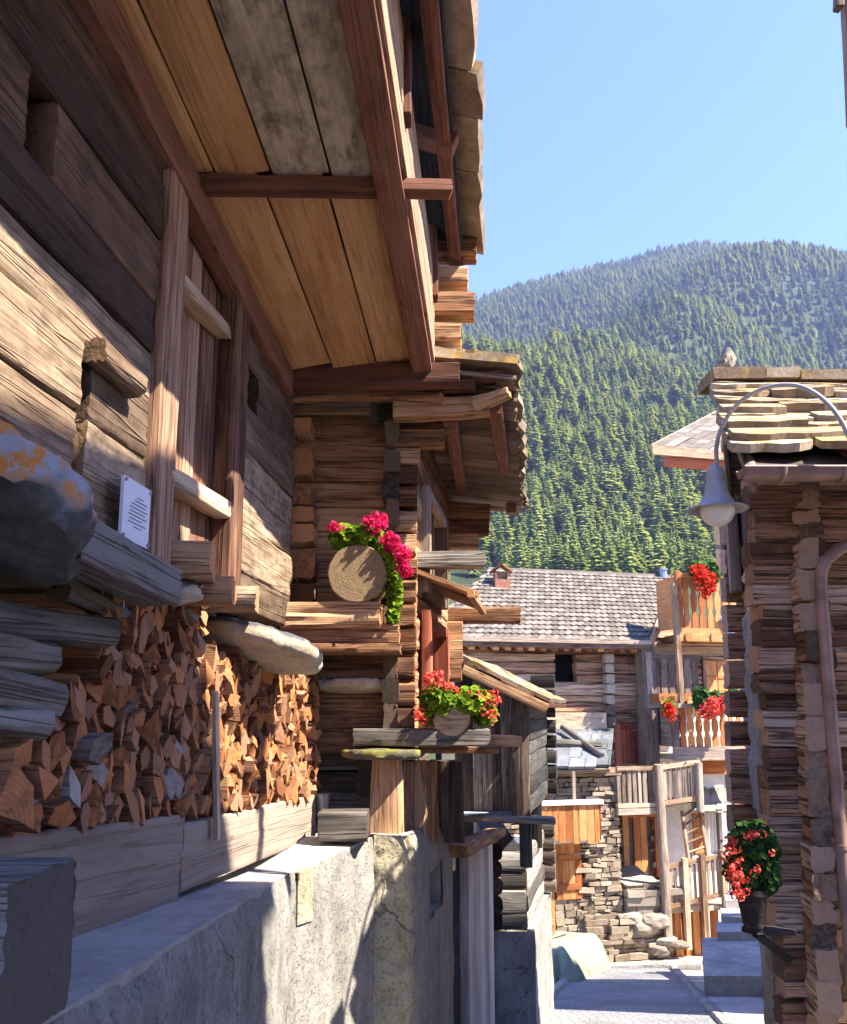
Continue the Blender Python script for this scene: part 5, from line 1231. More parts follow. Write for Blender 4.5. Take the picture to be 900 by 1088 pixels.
mb.build('handrail', M['pale'], dk)
for u in (727, 746, 768):
    mb = MB(); s = H(u, 950, OD)[0]; zz_ = (s - c0) * .14; fbox(mb, FA, s - .06, s + .06, H(u, 1008, OD)[1], zl1 + zz_ + .12, OD + .02, OD + .13, 'z'); mb.build('post', M['pale'], dk)
mb = MB(); fbox(mb, FA, c0, c1, zl0 - .14, zl0 - .02, .1, OD); mb.build('deck', M['pale'], dk)
mb = MB(); s = c0 + .25
while s < c1 - .3: w = rr(.12, .22); fbox(mb, FA, s, s + w - .02, zGr - .2, zl0 - .1, OD - .12 - rr(0, .2), OD - .04 - rr(0, .02), 'z', jit=.02); s += w * rr(1, 1.5)
mb.build('plank_screen', M['orange'], dk)
# ladder
ld = MB(); p0, p1 = H(732, 926, .9), H(724, 858, .35); q0_, q1_ = H(752, 922, .9), H(741, 845, .35)
A0, A1 = FA.pt(p0[0], p0[1], .95), FA.pt(p1[0], p1[1], .35); B0, B1 = FA.pt(q0_[0], q0_[1], .95), FA.pt(q1_[0], q1_[1], .35)
for a, b in ((A0, A1), (B0, B1)): tube(ld, [a, b], .045, 8)
for k in range(1, 7): tube(ld, [A0.lerp(A1, k / 7), B0.lerp(B1, k / 7)], .028, 6)
tag(ld.build('ladder', M['pale']), 'wooden ladder leaning on the pale wall behind the slatted railing', 'ladder')
# landing with loose stones
ln = thing('stone_landing', FA.pt(-.3, zGr, 1), 'sunlit stone landing and rough boulders at the foot of the timber gallery', 'landing')
mb = MB(); s0, s1 = H(664, 940, OD)[0], H(704, 940, OD)[0]; zz0 = H(684, 932, OD)[1]
patch(mb, lambda u, v: FA.pt(s0 + (s1 - s0) * u, zz0 - .15 * (1 - v), OD * (1 - v) + .1 * v), 14, 12, .05, 2)
courses(mb, FA, s0, s1, zGr - .5, zz0 - .15, OD - .05, (.12, .22), (.25, .5), .4, .1)
courses(mb, FA, s0, s1 + .5, H(690, 962, OD)[1], H(690, 945, OD)[1], OD - .0, (.12, .2), (.4, .8), .9, .12)
mb.build('paving', M['rubble_pale'], ln)
for u, v, r in ((682, 985, .3), (668, 975, .25), (694, 978, .28), (708, 1000, .2), (720, 1004, .17), (698, 1008, .22), (660, 1003, .2)):
    mb = MB(); rock(mb, at(u, v, 20.2), r * 1.3, r, r * .6, None, 3, .25, 2, .7); mb.build('boulder', M['rubble_pale'], ln, smooth=0)

# balcony house
hb = thing('balcony_house', FA.pt(2, zGr, -2), 'pale walled house with orange slatted balconies full of geraniums, behind the street lamp', 'house')
sb0, sb1 = H(698, 850)[0], H(802, 700)[0]
zT2 = H(740, 585, 0)[1]
rc1 = FA.rect(750, 702, 775, 737); rc2 = FA.rect(736, 863, 769, 908)
mb = MB()
def wallh(mb, fr, s0, s1, z0, z1, holes, o0, o1):
    ss = sorted({s0, s1, *[h[i] for h in holes for i in (0, 1)]}); zz = sorted({z0, z1, *[h[i] for h in holes for i in (2, 3)]})
    for a, b in zip(ss, ss[1:]):
        for c, d in zip(zz, zz[1:]):
            if not any(h[0] - 1e-6 <= a and b <= h[1] + 1e-6 and h[2] - 1e-6 <= c and d <= h[3] + 1e-6 for h in holes): fbox(mb, fr, a, b, c, d, o0, o1)
zS = H(730, 800)[1]; zS2 = H(730, 748)[1]
wallh(mb, FA, sb0 + .01, sb1, zGr - .5, zS2, [rc2], -.3, -.02); mb.build('wall', M['stucco'], hb)
mb = MB(); zM2 = H(740, 668)[1]; sM = H(772, 560)[0]; rows(mb, FA, sb0 + .01, sb1, zS2, zM2, .24, .25, -.02, [rc1], LF); rows(mb, FA, sM, sb1, zM2, zT2, .24, .25, -.02, (), LF); mb.build('log_wall', M['facade'], hb)
mb = MB(); fbox(mb, FA, rc1[0] - .08, rc1[1] + .08, rc1[2] - .08, rc1[3] + .08, -.1, -.06); fbox(mb, FA, rc1[0] - .09, rc1[0], rc1[2], rc1[3], -.05, .04, 'z'); fbox(mb, FA, rc1[1], rc1[1] + .09, rc1[2], rc1[3], -.05, .04, 'z'); fbox(mb, FA, rc1[0] - .09, rc1[1] + .09, rc1[3], rc1[3] + .09, -.05, .045)
sw = mb.build('shutter_frame', M['pale'], hb); mb = MB(); m_ = (rc1[0] + rc1[1]) / 2
for a, b in ((rc1[0] + .02, m_ - .015), (m_ + .015, rc1[1] - .02)):
    fbox(mb, FA, a, b, rc1[2], rc1[3], -.05, .0, 'z')
    for f in (.06, .5, .94): zz_ = rc1[2] + (rc1[3] - rc1[2]) * f; fbox(mb, FA, a, b, zz_ - .035, zz_ + .035, .0, .018)
mb.build('shutters', M['orange'], sw)
a, b, c, d_ = rc2
mb = MB(); fbox(mb, FA, a, b, c, d_, -.28, -.24); fbox(mb, FA, a - .06, a + .05, c, d_, -.1, .04, 'z'); fbox(mb, FA, b - .05, b + .06, c, d_, -.1, .04, 'z'); fbox(mb, FA, a - .06, b + .06, d_, d_ + .08, -.1, .05); fbox(mb, FA, a - .1, b + .1, c - .08, c, -.1, .12)
wf = mb.build('window', M['white'], hb)
mb = MB(); fbox(mb, FA, a + .05, b - .05, c, d_, -.2, -.19); mb.build('pane', M['glass'], wf)
mb = MB(); 
patch(mb, lambda u, v: FA.pt(a + .3 + (b - a - .4) * u, c + (d_ - c) * v, -.15 + .03 * math.sin(u * 28)), 40, 4); mb.build('curtain', M['curtain'], wf)
mb = MB(); fbox(mb, FA, a - .02, a + .30, c, d_, .045, .09, 'z'); 
for f in (.1, .5, .9): zz_ = c + (d_ - c) * f; fbox(mb, FA, a - .02, a + .30, zz_ - .04, zz_ + .04, .09, .11)
mb.build('shutter', M['orange'], hb)
# orange boarding between balcony and window, pent roof
s0, s1, z0, z1 = FA.rect(742, 803, 792, 822); mb = MB(); fbox(mb, FA, s0, s1, z0, z1, -.02, .1); s = H(778, 850)[0]
fbox(mb, FA, s, s + .14, H(778, 900)[1], z1, .0, .12, 'z'); fbox(mb, FA, s + .2, s + .32, H(778, 900)[1], z1, .0, .1, 'z'); mb.build('orange_boarding', M['orange'], hb)
mb = MB(); p0 = FA.pt(H(738, 862, .8)[0], H(755, 862, .8)[1], .8); p1 = FA.pt(H(776, 862, .8)[0], p0.z, .8); q1_ = FA.pt(H(776, 840, 0)[0], H(760, 838, 0)[1], 0); q0_ = FA.pt(H(744, 840, 0)[0], q1_.z, 0)
for i in range(3):
    for k in range(5):
        aa = p0.lerp(p1, k / 5).lerp(q0_.lerp(q1_, k / 5), i / 3); bb = p0.lerp(p1, (k + .95) / 5).lerp(q0_.lerp(q1_, (k + .95) / 5), i / 3)
        dd = (q0_ - p0) * .4; zo = Z * rr(.0, .05); quadslab(mb, aa + zo, bb + zo, bb + dd + zo, aa + dd + zo, .06)
mb.build('pent_roof', M['rubble_pale'], hb)
# balconies
def balcony(u0, u1, vt, vb, o, mt, fr_mt, shaped, base=True, nm='balcony'):
    s0, s1 = H(u0, (vt + vb) / 2, o)[0], H(u1, (vt + vb) / 2, o)[0]; z0, z1 = H((u0 + u1) / 2, vb, o)[1], H((u0 + u1) / 2, vt, o)[1]
    mb = MB(); fbox(mb, FA, s0 - .05, s1 + .3, z0 - .32, z0, o - .03, o + .07); fbox(mb, FA, s0 - .05, s0 + .1, z0, z1 + .12, o - .05, o + .07, 'z'); fbox(mb, FA, s0 + .1, s1 + .3, z1 - .02, z1 + .08, o - .05, o + .07)
    fbox(mb, FA, s0, s1 + .3, z0 - .3, z0 - .18, .0, o - .03)
    fbox(mb, FA, s0 - .05, s0 + .03, z0, z1, .0, o - .05, 'o')
    f = mb.build(nm, M[fr_mt], hb)
    mb = MB(); railing(mb, FA, s0 + .14, s1 + .3, z0, z1 - .02, o, .16, .055, shaped) ; mb.build('slats', M[mt], f)
    return s0, s1, z0, z1
balcony(716, 788, 751, 793, 1.0, 'orange', 'greyboard', True)
balcony(720, 788, 614, 668, .9, 'orange', 'orange', True)
balcony(688, 732, 699, 738, .45, 'darklog', 'greyboard', False, nm='gallery')
mb = MB()
for u in (703, 712, 722, 731): s, z = H(u, 744, .5); beam(mb, FA.pt(s, z, .0), FA.pt(s, z, .6), .14, .18)
fbox(mb, FA, H(690, 740, .5)[0], H(735, 740, .5)[0], H(712, 745, .5)[1], H(712, 737, .5)[1], .3, .6); mb.build('joists', M['orange'], hb)
mb = MB(); s, z = H(690, 645, .9); beam(mb, FA.pt(H(722, 700, .95)[0], H(722, 765, .95)[1], .95), FA.pt(H(720, 700, .95)[0], H(720, 620, .95)[1], .95), .12, .12, up=FA.a); mb.build('post', M['pale'], hb)
for i in range(3):
    mb = MB(); u = (718, 745, 775)[i]; s, z = H(u, 679, .4); log(mb, FA.pt(s, z, 0), FA.pt(s, z, 1.0), .18, .2, seg=.2, rough=.01); mb.build('balcony_bracket', M['stadel'], hb)
mb = MB(); a = H(770, 640, .6); beam(mb, FA.pt(H(768, 655, 1)[0], H(768, 655, 1)[1], 1.0), FA.pt(H(781, 685, 1)[0], H(781, 685, 1)[1], 1.0), .18, .04, up=FA.n); mb.build('blue_sheet', plain('blue_sheet', (.2, .3, .6), .4), hb)
mb = MB(); p0 = FA.pt(sM + .9, zT2, .5); p1 = FA.pt(sb1 + 1.6, zT2, .5); d2 = FA.n * -2.4 + Z * .6; quadslab(mb, p0, p1, p1 + d2, p0 + d2, .14); mb.build('roof', M['tile'], hb)
# house further behind: only the corner of its roof shows beyond the lamp
bh = thing('rear_house', FA.pt(4, zGr, -9), 'house further back of which only a pale tiled roof corner shows behind the street lamp', 'house')
oR = -5.5
cR = FA.pt(H(694, 474, oR)[0], H(694, 474, oR)[1], oR)
hiR = FA.pt(H(762, 438, oR - 3.4)[0], H(762, 438, oR - 3.4)[1], oR - 3.4); eR = cR + FA.a * 4.6
mb = MB(); dvv = hiR - cR
nrm2 = FA.a.cross(dvv).normalized(); nrm2 = nrm2 if nrm2.z > 0 else -nrm2
mb2 = MB(); quadslab(mb2, cR - Z*.05, eR - Z*.05, eR + dvv - Z*.05, hiR - Z*.05, .08); mb2.build('roof_boarding', M['stadel'], bh)
for i in range(9):
    for k in range(11):
        aa = cR + dvv * (i / 9) + FA.a * (k * .42 - .02 + rr(-.02, .02)); zo = nrm2 * rr(.03, .07)
        quadslab(mb, aa + zo, aa + FA.a * .4 + zo, aa + FA.a * .4 + dvv * .13 + zo, aa + dvv * .13 + zo, .03)
mb.build('roof', M['tile'], bh)
mb = MB(); beam(mb, cR + V((-.05, -.04, -.14)), eR + V((0, -.04, -.14)), .08, .32); beam(mb, cR + V((-.04, 0, -.1)), hiR + V((-.04, 0, -.1)), .06, .3); mb.build('fascia', M['pale'], bh)
mb = MB(); c2 = FA.pt(H(708, 484, oR - .4)[0], H(708, 486, oR - .4)[1], oR - .4); beam(mb, c2, c2 + FA.a * 4, .4, .55); mb.build('eave_beam', M['redframe'], bh)
WF = Frame(FA.pt(H(776, 520, oR - 1)[0], 0, oR - 1), FA.a.to_2d()); mb = MB(); fbox(mb, WF, 1.9, 5, zGr - 1, cR.z + .3, -4, 0); mb.build('wall', M['facade'], bh)
# flowers on the balconies
def fb(lb, blobs, fl, n, nf, mt, leaf='leafdark', grp=None):
    cluster('geranium', lb, 'flowers', blobs[0][0] - Z * .3, blobs, n, .07, fl, nf, mt, leaf, .05, grp)
o_ = 21.0
fb('hanging red geraniums on the upper orange balcony', [B(752, 610, 20.8, 14, 14, .3, 1), B(740, 604, 20.8, 8, 8, .3, .6)], [B(750, 620, 20.5, 12, 14, .2, 1), B(742, 608, 20.5, 10, 8, .2, .7)], 420, 55, 'red')
fb('mixed red geraniums with dark leaves on the middle orange balcony', [B(760, 745, 20.6, 24, 10, .3, 1.5), B(745, 742, 20.6, 10, 12, .3, .7), B(780, 742, 20.8, 10, 10, .3, .7)], [B(762, 750, 20.3, 20, 10, .2, 1), B(752, 756, 20.3, 10, 8, .2, .5)], 600, 60, 'coral')
fb('small red geranium at the left end of the middle balcony', [B(711, 752, 20.9, 6, 10, .2, 1)], [B(711, 756, 20.6, 5, 8, .15, 1)], 90, 14, 'red', 'leaf')
# unseen house between right house and balcony house, placed to shade the lane
MH = Frame((5.0, 11.0), (.342, 1), flip=True)
lh = thing('lane_shade_house', MH.pt(4, zs(14) - .5, -2), 'unseen log house behind the right log house, placed to shade the lane', 'house')
mb = MB(); rows(mb, MH, 0, 3.5, zs(18) - .5, 1.6, .25, .2, 0, (), LO); mb.build('wall', M['rlog'], lh)
ME = Frame((5.0, 11.0), (1, 0)); mb = MB(); rows(mb, ME, 0.1, 4, zs(13) - .5, 1.6, .25, .2, 0, (), LO); mb.build('wall', M['rlog'], lh)
MG = Frame(MH.pt(3.5, 0), (1, 0), flip=True); mb = MB(); rows(mb, MG, 0.1, 4, zs(18) - .5, 1.6, .25, .2, 0, (), LO); mb.build('wall', M['rlog'], lh)
mb = MB(); p = MH.pt(-.2, 1.6, .15); q = MH.pt(3.7, 1.6, .15); quadslab(mb, p, q, q + V((2.5, 0, .9)), p + V((2.5, 0, .9)), .12); quadslab(mb, p + V((2.5, 0, .9)), q + V((2.5, 0, .9)), q + V((5, 0, 0)), p + V((5, 0, 0)), .12); mb.build('roof', M['slab'], lh)
# draped tarpaulin : pleated sides around a long pile
tp = MB(); TA, TB = V((at(586, 1040, 16.2).x - .25, 16.2, 0)), V((at(624, 1012, 19.4).x - .25, 19.4, 0)); td = (TB - TA); TL = td.length; td.normalize(); tsd = V((td.y, -td.x, 0))
per = []; NP = 260; hw_ = .5; PL = 2 * TL + 4 * hw_
for i in range(NP):
    q = PL * i / NP
    if q < TL: p = (q, hw_); n_v = (0, 1)
    elif q < TL + 2*hw_: p = (TL, hw_ - (q - TL)); n_v = (1, 0)
    elif q < 2*TL + 2*hw_: p = (TL - (q - TL - 2*hw_), -hw_); n_v = (0, -1)
    else: p = (0, -hw_ + (q - 2*TL - 2*hw_)); n_v = (-1, 0)
    per.append((p, n_v, q))
rings = []
for t_, ins, am in ((0, -.16, .10), (.2, -.12, .085), (.45, -.07, .06), (.7, -.02, .035), (.88, .04, .015), (.97, .12, .006), (1, .24, 0), (1.0, .42, 0)):
    rg = []
    for (px_, py_), (nx_, ny_), q in per:
        w = am * .8 * (math.sin(q * 19 + 1.5 * math.sin(q * 3.1)) + .5 * math.sin(q * 43)) + am * .3; k = w - ins
        L_ = max(.25, min(TL - .25, px_)) if ins > 0 else px_
        x = px_ + nx_ * k if abs(nx_) else px_ + (ins if px_ < .3 else 0) * .0; y = py_ + ny_ * k if abs(ny_) else py_ * (1 - max(0, ins) / hw_ * .9)
        if abs(ny_): x = min(TL - max(0, ins), max(max(0, ins), x))
        P = TA + td * x + tsd * y; hgt = .62 + .05 * math.sin(x * 2.3)
        rg.append(P + Z * (zs(P.y) + .01 + hgt * t_ + .02 * noise.noise(P * 3)))
    rings.append(rg)
tp.add([p for r_ in rings for p in r_], [(i*NP+j, i*NP+(j+1) % NP, (i+1)*NP+(j+1) % NP, (i+1)*NP+j) for i in range(len(rings)-1) for j in range(NP)])
tp.add(rings[-1], [tuple(range(NP))])
tag(tp.build('tarpaulin', M['tarp'], smooth=60), 'pale greenish tarpaulin draped over a long pile at the left edge of the lane', 'tarpaulin')
# ================================================================== terrain, forest, light, camera
RIDGE = [(-900, 520), (-300, 470), (100, 430), (350, 362), (504, 322), (540, 311), (581, 299), (625, 289), (672, 279), (700, 269), (745, 262), (809, 266), (860, 270), (900, 272), (1000, 282), (1200, 300), (1600, 360), (2400, 470)]
RP = [at(u, v, 1500) for u, v in RIDGE]
def ridge(x):
    if x <= RP[0].x: return RP[0].z
    for a, b in zip(RP, RP[1:]):
        if x <= b.x: t = (x - a.x) / (b.x - a.x); return a.z + (b.z - a.z) * t
    return RP[-1].z
def sst(a, b, x): t = max(0, min(1, (x - a) / (b - a))); return t * t * (3 - 2 * t)
Z300 = at(600, 628, 300).z
def hill(x, y):
    """height of the mountainside"""
    xr = x * 1500 / max(y, 300) if y < 1500 else x
    zr = ridge(xr)
    if y < 300: base = -9 + (Z300 + 9) * sst(40, 300, y)
    elif y < 1500: f = (y - 300) / 1200; base = Z300 + (zr - Z300) * (.92 * f + .08 * f * f)
    else: base = zr - (y - 1500) * .35
    env = sst(330, 650, y) * (1 - sst(900, 1400, y))
    # spurs running down to the left
    w = (x * .8 + y * .62); 
    sp = 95 * noise.noise(V((w / 330, (x - y) / 1600, 1.7))) + 48 * noise.noise(V((w / 130, (x - y) / 700, 5.1)))
    sp += 12 * noise.noise(V((x / 70, y / 70, 2.2))) + 5 * noise.noise(V((x / 25, y / 25, 8)))
    # the big spur whose crest climbs to the upper right
    cx = 128 + (y - 760) * .28 ; cr = 0
    dd = (y - (640 + (x - 70) * 1.15)); cr = 60 * math.exp(-(dd / 150) ** 2) - 40 * math.exp(-((dd - 330) / 170) ** 2)
    return base + env * (sp + cr)
def gheight(x, y):
    if y > 60: return hill(x, y)
    c = .22 * (y - 10.9) + 2.3
    s = zs(y) - .06
    if y > 24: k = sst(24, 60, y); s = s * (1 - k) + hill(x, 60) * k
    dl = max(0, (c - 3.0) - x); dr_ = max(0, x - (c + 3.6))
    s += .12 * dr_ if y < 30 else 0
    return s + .05 * noise.noise(V((x, y, 0))) * min(1, dl + dr_)
def grid(name, xs, ys, fn, mat, label_kind='structure'):
    vs = [V((x, y, fn(x, y))) for y in ys for x in xs]; n = len(xs)
    me = bpy.data.meshes.new(name); me.from_pydata(vs, [], [(j*n+i, j*n+i+1, (j+1)*n+i+1, (j+1)*n+i) for j in range(len(ys)-1) for i in range(n-1)])
    me.materials.append(mat); me.shade_smooth(); o = bpy.data.objects.new(name, me); COL.objects.link(o); o['kind'] = 'structure'; return o
def groundmat(name, c1, c2, c3, sc):
    m, t, b = nt(name); n = N(t); p = n.pos(); f = n.noise(p, sc, 8, .65); n.put(b.inputs['Base Color'], n.ramp(f, [(.35, c1), (.5, c2), (.66, c3)])); b.inputs['Roughness'].default_value = 1
    n.put(b.inputs['Normal'], n.bump(n.noise(p, sc * 6, 5, .7), .6, .05)); return m
xs = [-40 + i * 1.0 for i in range(101)]; ys = [-30 + i * .75 for i in range(121)]
grid('ground', xs, ys, gheight, groundmat('ground_dirt', (.16, .14, .11), (.34, .3, .25), (.5, .46, .4), 2.2))
# mountainside, finer where it is seen
tx = [-1.9 + .09 * i for i in range(22)] + [.02 + .008 * i for i in range(75)] + [.63 + .09 * i for i in range(18)]
ty = [60 * (2600 / 60) ** (i / 130) for i in range(131)]
vs = []; 
for y in ty:
    for t in tx: x = t * max(y, 120); vs.append(V((x, y, hill(x, y) if y > 61 else gheight(x, 59.9) - .05)))
n = len(tx); me = bpy.data.meshes.new('mountainside'); me.from_pydata(vs, [], [(j*n+i, j*n+i+1, (j+1)*n+i+1, (j+1)*n+i) for j in range(len(ty)-1) for i in range(n-1)])
me.materials.append(groundmat('forest_floor', (.022, .034, .012), (.045, .062, .02), (.075, .09, .035), .012)); me.shade_smooth()
mo = bpy.data.objects.new('mountainside', me); COL.objects.link(mo); mo['kind'] = 'structure'
# lane : cobbled tar between kerbs
def lane_l(y): return 1.18 + (y - 10.9) * .245
def lane_r(y): return 3.5 + (y - 10.9) * .2
mt, t_, b_ = nt('lane_tar'); n_ = N(t_); p_ = n_.pos()
f_ = n_.math('ADD', n_.math('MULTIPLY', n_.noise(p_, 1.1, 5, .6), .5), n_.math('MULTIPLY', n_.noise(p_, 28, 4, .7), .5))
cl = n_.ramp(f_, [(.36, (.13, .13, .135)), (.52, (.22, .22, .225)), (.68, (.33, .33, .33))])
v_ = n_.vor(n_.map(p_, (8.5, 6.5, 1)), 1, 'DISTANCE_TO_EDGE', rand=.7); g_ = n_.rng(v_, .02, .1); cl = n_.mix(n_.math('MULTIPLY', n_.math('SUBTRACT', 1, g_), .3), cl, (.08, .08, .075))
n_.put(b_.inputs['Base Color'], cl); b_.inputs['Roughness'].default_value = .8; n_.put(b_.inputs['Normal'], n_.bump(n_.math('ADD', g_, f_), .5, .02))
mb = MB(); patch(mb, lambda u, v: V((lane_l(2 + 17.0 * v) + (lane_r(2 + 17.0 * v) - lane_l(2 + 17.0 * v)) * u, 2 + 17.0 * v, zs(2 + 17.0 * v) + .02)), 12, 60); tag(mb.build('lane', mt), kind='structure')
mb = MB()
y = 3.0
while y < 18.6:
    L = rr(.5, .9); a = V((lane_l(y), y, zs(y))); b = V((lane_l(y + L), y + L, zs(y + L))); log(mb, a + Z * .01, b + Z * .01, .13, .13, seg=.15, rough=.012, bev=.2); y += L
tag(mb.build('kerb', M['cement']), kind='structure')
mb = MB(); y = 7.0
while y < 18.6:
    L = rr(.5, .9); a = V((lane_r(y), y, zs(y))); b = V((lane_r(y + L), y + L, zs(y + L))); log(mb, a + Z * .01, b + Z * .01, .14, .13, seg=.15, rough=.012, bev=.2); y += L
a = V((lane_l(19), 18.95, zs(18.95))); b = V((lane_r(19) + .6, 19.15, zs(19.1)))
for k in range(5): log(mb, a.lerp(b, k / 5 + .003) + Z * .01, a.lerp(b, (k + 1) / 5) + Z * .01, .14, .14, seg=.15, rough=.012, bev=.2)
tag(mb.build('kerb', M['cement']), kind='structure')
mb = MB(); patch(mb, lambda u, v: V((lane_r(6 + 9 * v) + .06 + 2.5 * u, 6 + 9 * v, zs(6 + 9 * v) + .055)), 14, 40, .015, 2); tag(mb.build('pavement', M['ledge']), kind='structure')
# grass tufts along the left kerb
mb = MB()
for i in range(2600):
    y = 8.5 + 5.8 * rr(0, 1) ** 1.1; x = lane_l(y) - .08 - abs(random.gauss(0, .16)); h = rr(.04, .13); a = rr(0, 6.28); w = .012
    p = V((x, y, zs(y) - .03)); d = V((math.cos(a), math.sin(a), 0)) * w; tp_ = p + V((rr(-.06, .06), rr(-.06, .06), h + .03)); mb.add([p - d, p + d, tp_], [(0, 1, 2)])
tag(mb.build('grass', leafmat('grass_blade', (.07, .11, .02), (.2, .25, .06), .3), smooth=0), kind='stuff')
# ---------------------------------------------------------------- trees
MT = {'spruce': leafmat('spruce_needles', (.085, .13, .035), (.21, .25, .06), .3, True), 'larch': leafmat('larch_needles', (.19, .24, .06), (.36, .39, .12), .35, True), 'bark': plain('tree_bark', (.09, .07, .055), .9, bump=0)}
def conifer(name, R, layers, per, droop, kind, round_=0.0, base=.12):
    mb = MB()
    tube(mb, [V((0, 0, -.06)), V((0, 0, .4)), V((0, 0, .97))], [.016, .011, .002], 6, False, mi=1)
    for i in range(layers):
        f = i / (layers - 1); h = base + (1 - base) * f ** .92; rad = R * ((1 - f) ** (.85 - .35 * round_)) * (1 if not round_ else min(1, .55 + f * 1.6)) + .008
        for j in range(per if f < .75 else max(4, per - 3)):
            if random.random() < .12: continue
            a = 6.283 * (j + rr(-.4, .4)) / per + i * 1.1; L = rad * rr(.5, 1.25); c, s = math.cos(a), math.sin(a); z0 = h + rr(-.012, .012); wd = (.30 * L + .008) * rr(.8, 1.3)
            r = random.random(); dz = -droop * L
            def P(l, w, z): return V((c * l - s * w, s * l + c * w, z0 + z))
            mb.add([P(0, 0, .012), P(L * .5, -wd, dz * .35 - .01), P(L * .62, 0, dz * .3 + .016), P(L * .5, wd, dz * .35 - .01), P(L, wd * .3, dz), P(L * 1.02, -wd * .3, dz * .9)], [(0, 1, 2), (0, 2, 3), (2, 1, 5), (2, 5, 4), (2, 4, 3)], None, r)
            mb.add([P(L * .25, -wd * .7, -.004), P(L * .85, rr(-.3, .3) * wd, dz - .02 - rr(0, .02)), P(L * .3, wd * .7, -.004)], [(0, 1, 2)], None, r * .5)
    me = bpy.data.meshes.new(name); me.from_pydata(mb.v, [], mb.f)
    me.attributes.new('rnd', 'FLOAT', 'POINT').data.foreach_set('value', mb.rn)
    me.materials.append(MT[kind]); me.materials.append(MT['bark']); me.polygons.foreach_set('material_index', mb.mi); me.update(); return me
tm = {'spruce': [conifer('spruce_tree', .17, 19, 9, .55, 'spruce'), conifer('spruce_tree', .14, 21, 8, .7, 'spruce'), conifer('spruce_tree', .20, 17, 9, .45, 'spruce')],
      'larch': [conifer('larch_tree', .20, 15, 8, .3, 'larch', .45, .14), conifer('larch_tree', .25, 15, 9, .15, 'larch', .8, .16), conifer('larch_tree', .20, 16, 9, .35, 'larch', .25, .10)]}
# rocks and clearings by noise
def wooded(x, y): return noise.noise(V((x / 90, y / 90, 4.4))) > -.85
pts = []
y = 235.0
while y < 1530:
    step = 6.9 + .0016 * y
    x0, x1 = -.28 * y, .62 * y
    x = x0 + rr(0, step)
    while x < x1:
        px, py = x + rr(-.45, .45) * step, y + rr(-.5, .5) * step
        if wooded(px, py) and not (py < 320 and px < 40 - (py - 235) * .25 and random.random() < .9): pts.append((px, py))
        x += step * rr(.75, 1.25)
    y += step * .9
pts.sort(key=lambda p: p[1])
near, rest = [], []
for px, py in pts: (near if len(near) < 150 and .03 * py < px < .50 * py else rest).append((px, py))
def kindof(px, py): return 'larch' if noise.noise(V((px / 140, py / 140, 9))) + rr(-.35, .35) > -.15 else 'spruce'
LBL = {'spruce': 'dark green spruce in the front rows of the forest at the foot of the mountain', 'larch': 'pale green larch in the front rows of the forest at the foot of the mountain'}
first = {}
for px, py in near:
    k = kindof(px, py); m_ = random.choice(tm[k]); o = bpy.data.objects.new(k + '_tree', m_); COL.objects.link(o)
    h = rr(11, 21) * (.9 if k == 'larch' else 1); o.location = (px, py, hill(px, py) - .3); o.rotation_euler = (rr(-.03, .03), rr(-.03, .03), rr(0, 6.28)); o.scale = (h * rr(.9, 1.25), h * rr(.9, 1.25), h)
    tag(o, LBL[k], 'tree', k + ' trees at the forest edge'); first.setdefault(m_.name, o)
for ml in tm.values():
    for m_ in ml:
        if m_.name not in first: print('no near tree for', m_.name)
# the far wood, one mass : geometry nodes instancing the tree meshes on points
pm = bpy.data.meshes.new('far_forest'); pm.from_pydata([(x, y, hill(x, y) - .3) for x, y in rest], [], [])
aI = pm.attributes.new('idx', 'INT', 'POINT'); aS = pm.attributes.new('size', 'FLOAT_VECTOR', 'POINT'); aR = pm.attributes.new('rotz', 'FLOAT_VECTOR', 'POINT')
order = [first[m_.name] for k in ('spruce', 'larch') for m_ in tm[k] if m_.name in first]
kinds = [('spruce' if 'spruce' in o.name else 'larch') for o in order]
ids, sizes, rots = [], [], []
for px, py in rest:
    k = kindof(px, py); ids.append(random.choice([i for i, q in enumerate(kinds) if q == k])); h = rr(10, 21); w = h * rr(.95, 1.4); sizes += [w, w, h]; rots += [0, 0, rr(0, 6.28)]
aI.data.foreach_set('value', ids); aS.data.foreach_set('vector', sizes); aR.data.foreach_set('vector', rots)
fo = bpy.data.objects.new('far_forest', pm); COL.objects.link(fo); fo['kind'] = 'stuff'
ng = bpy.data.node_groups.new('forest', 'GeometryNodeTree'); ng.interface.new_socket('Geometry', in_out='INPUT', socket_type='NodeSocketGeometry'); ng.interface.new_socket('Geometry', in_out='OUTPUT', socket_type='NodeSocketGeometry')
gi = ng.nodes.new('NodeGroupInput'); go = ng.nodes.new('NodeGroupOutput')
ins = ng.nodes.new('GeometryNodeInstanceOnPoints'); ins.inputs['Pick Instance'].default_value = True
g2i = ng.nodes.new('GeometryNodeGeometryToInstance')
for o in reversed(order):
    oi = ng.nodes.new('GeometryNodeObjectInfo'); oi.inputs['Object'].default_value = o; oi.inputs['As Instance'].default_value = True; oi.transform_space = 'ORIGINAL'
    ng.links.new(oi.outputs['Geometry'], g2i.inputs[0])
def na(nm, ty):
    a = ng.nodes.new('GeometryNodeInputNamedAttribute'); a.data_type = ty; a.inputs[0].default_value = nm; return a.outputs[0]
ng.links.new(gi.outputs[0], ins.inputs['Points']); ng.links.new(g2i.outputs[0], ins.inputs['Instance'])
ng.links.new(na('idx', 'INT'), ins.inputs['Instance Index']); ng.links.new(na('rotz', 'FLOAT_VECTOR'), ins.inputs['Rotation']); ng.links.new(na('size', 'FLOAT_VECTOR'), ins.inputs['Scale'])
ng.links.new(ins.outputs[0], go.inputs[0]); fo.modifiers.new('forest', 'NODES').node_group = ng
print('trees', len(near), len(rest))
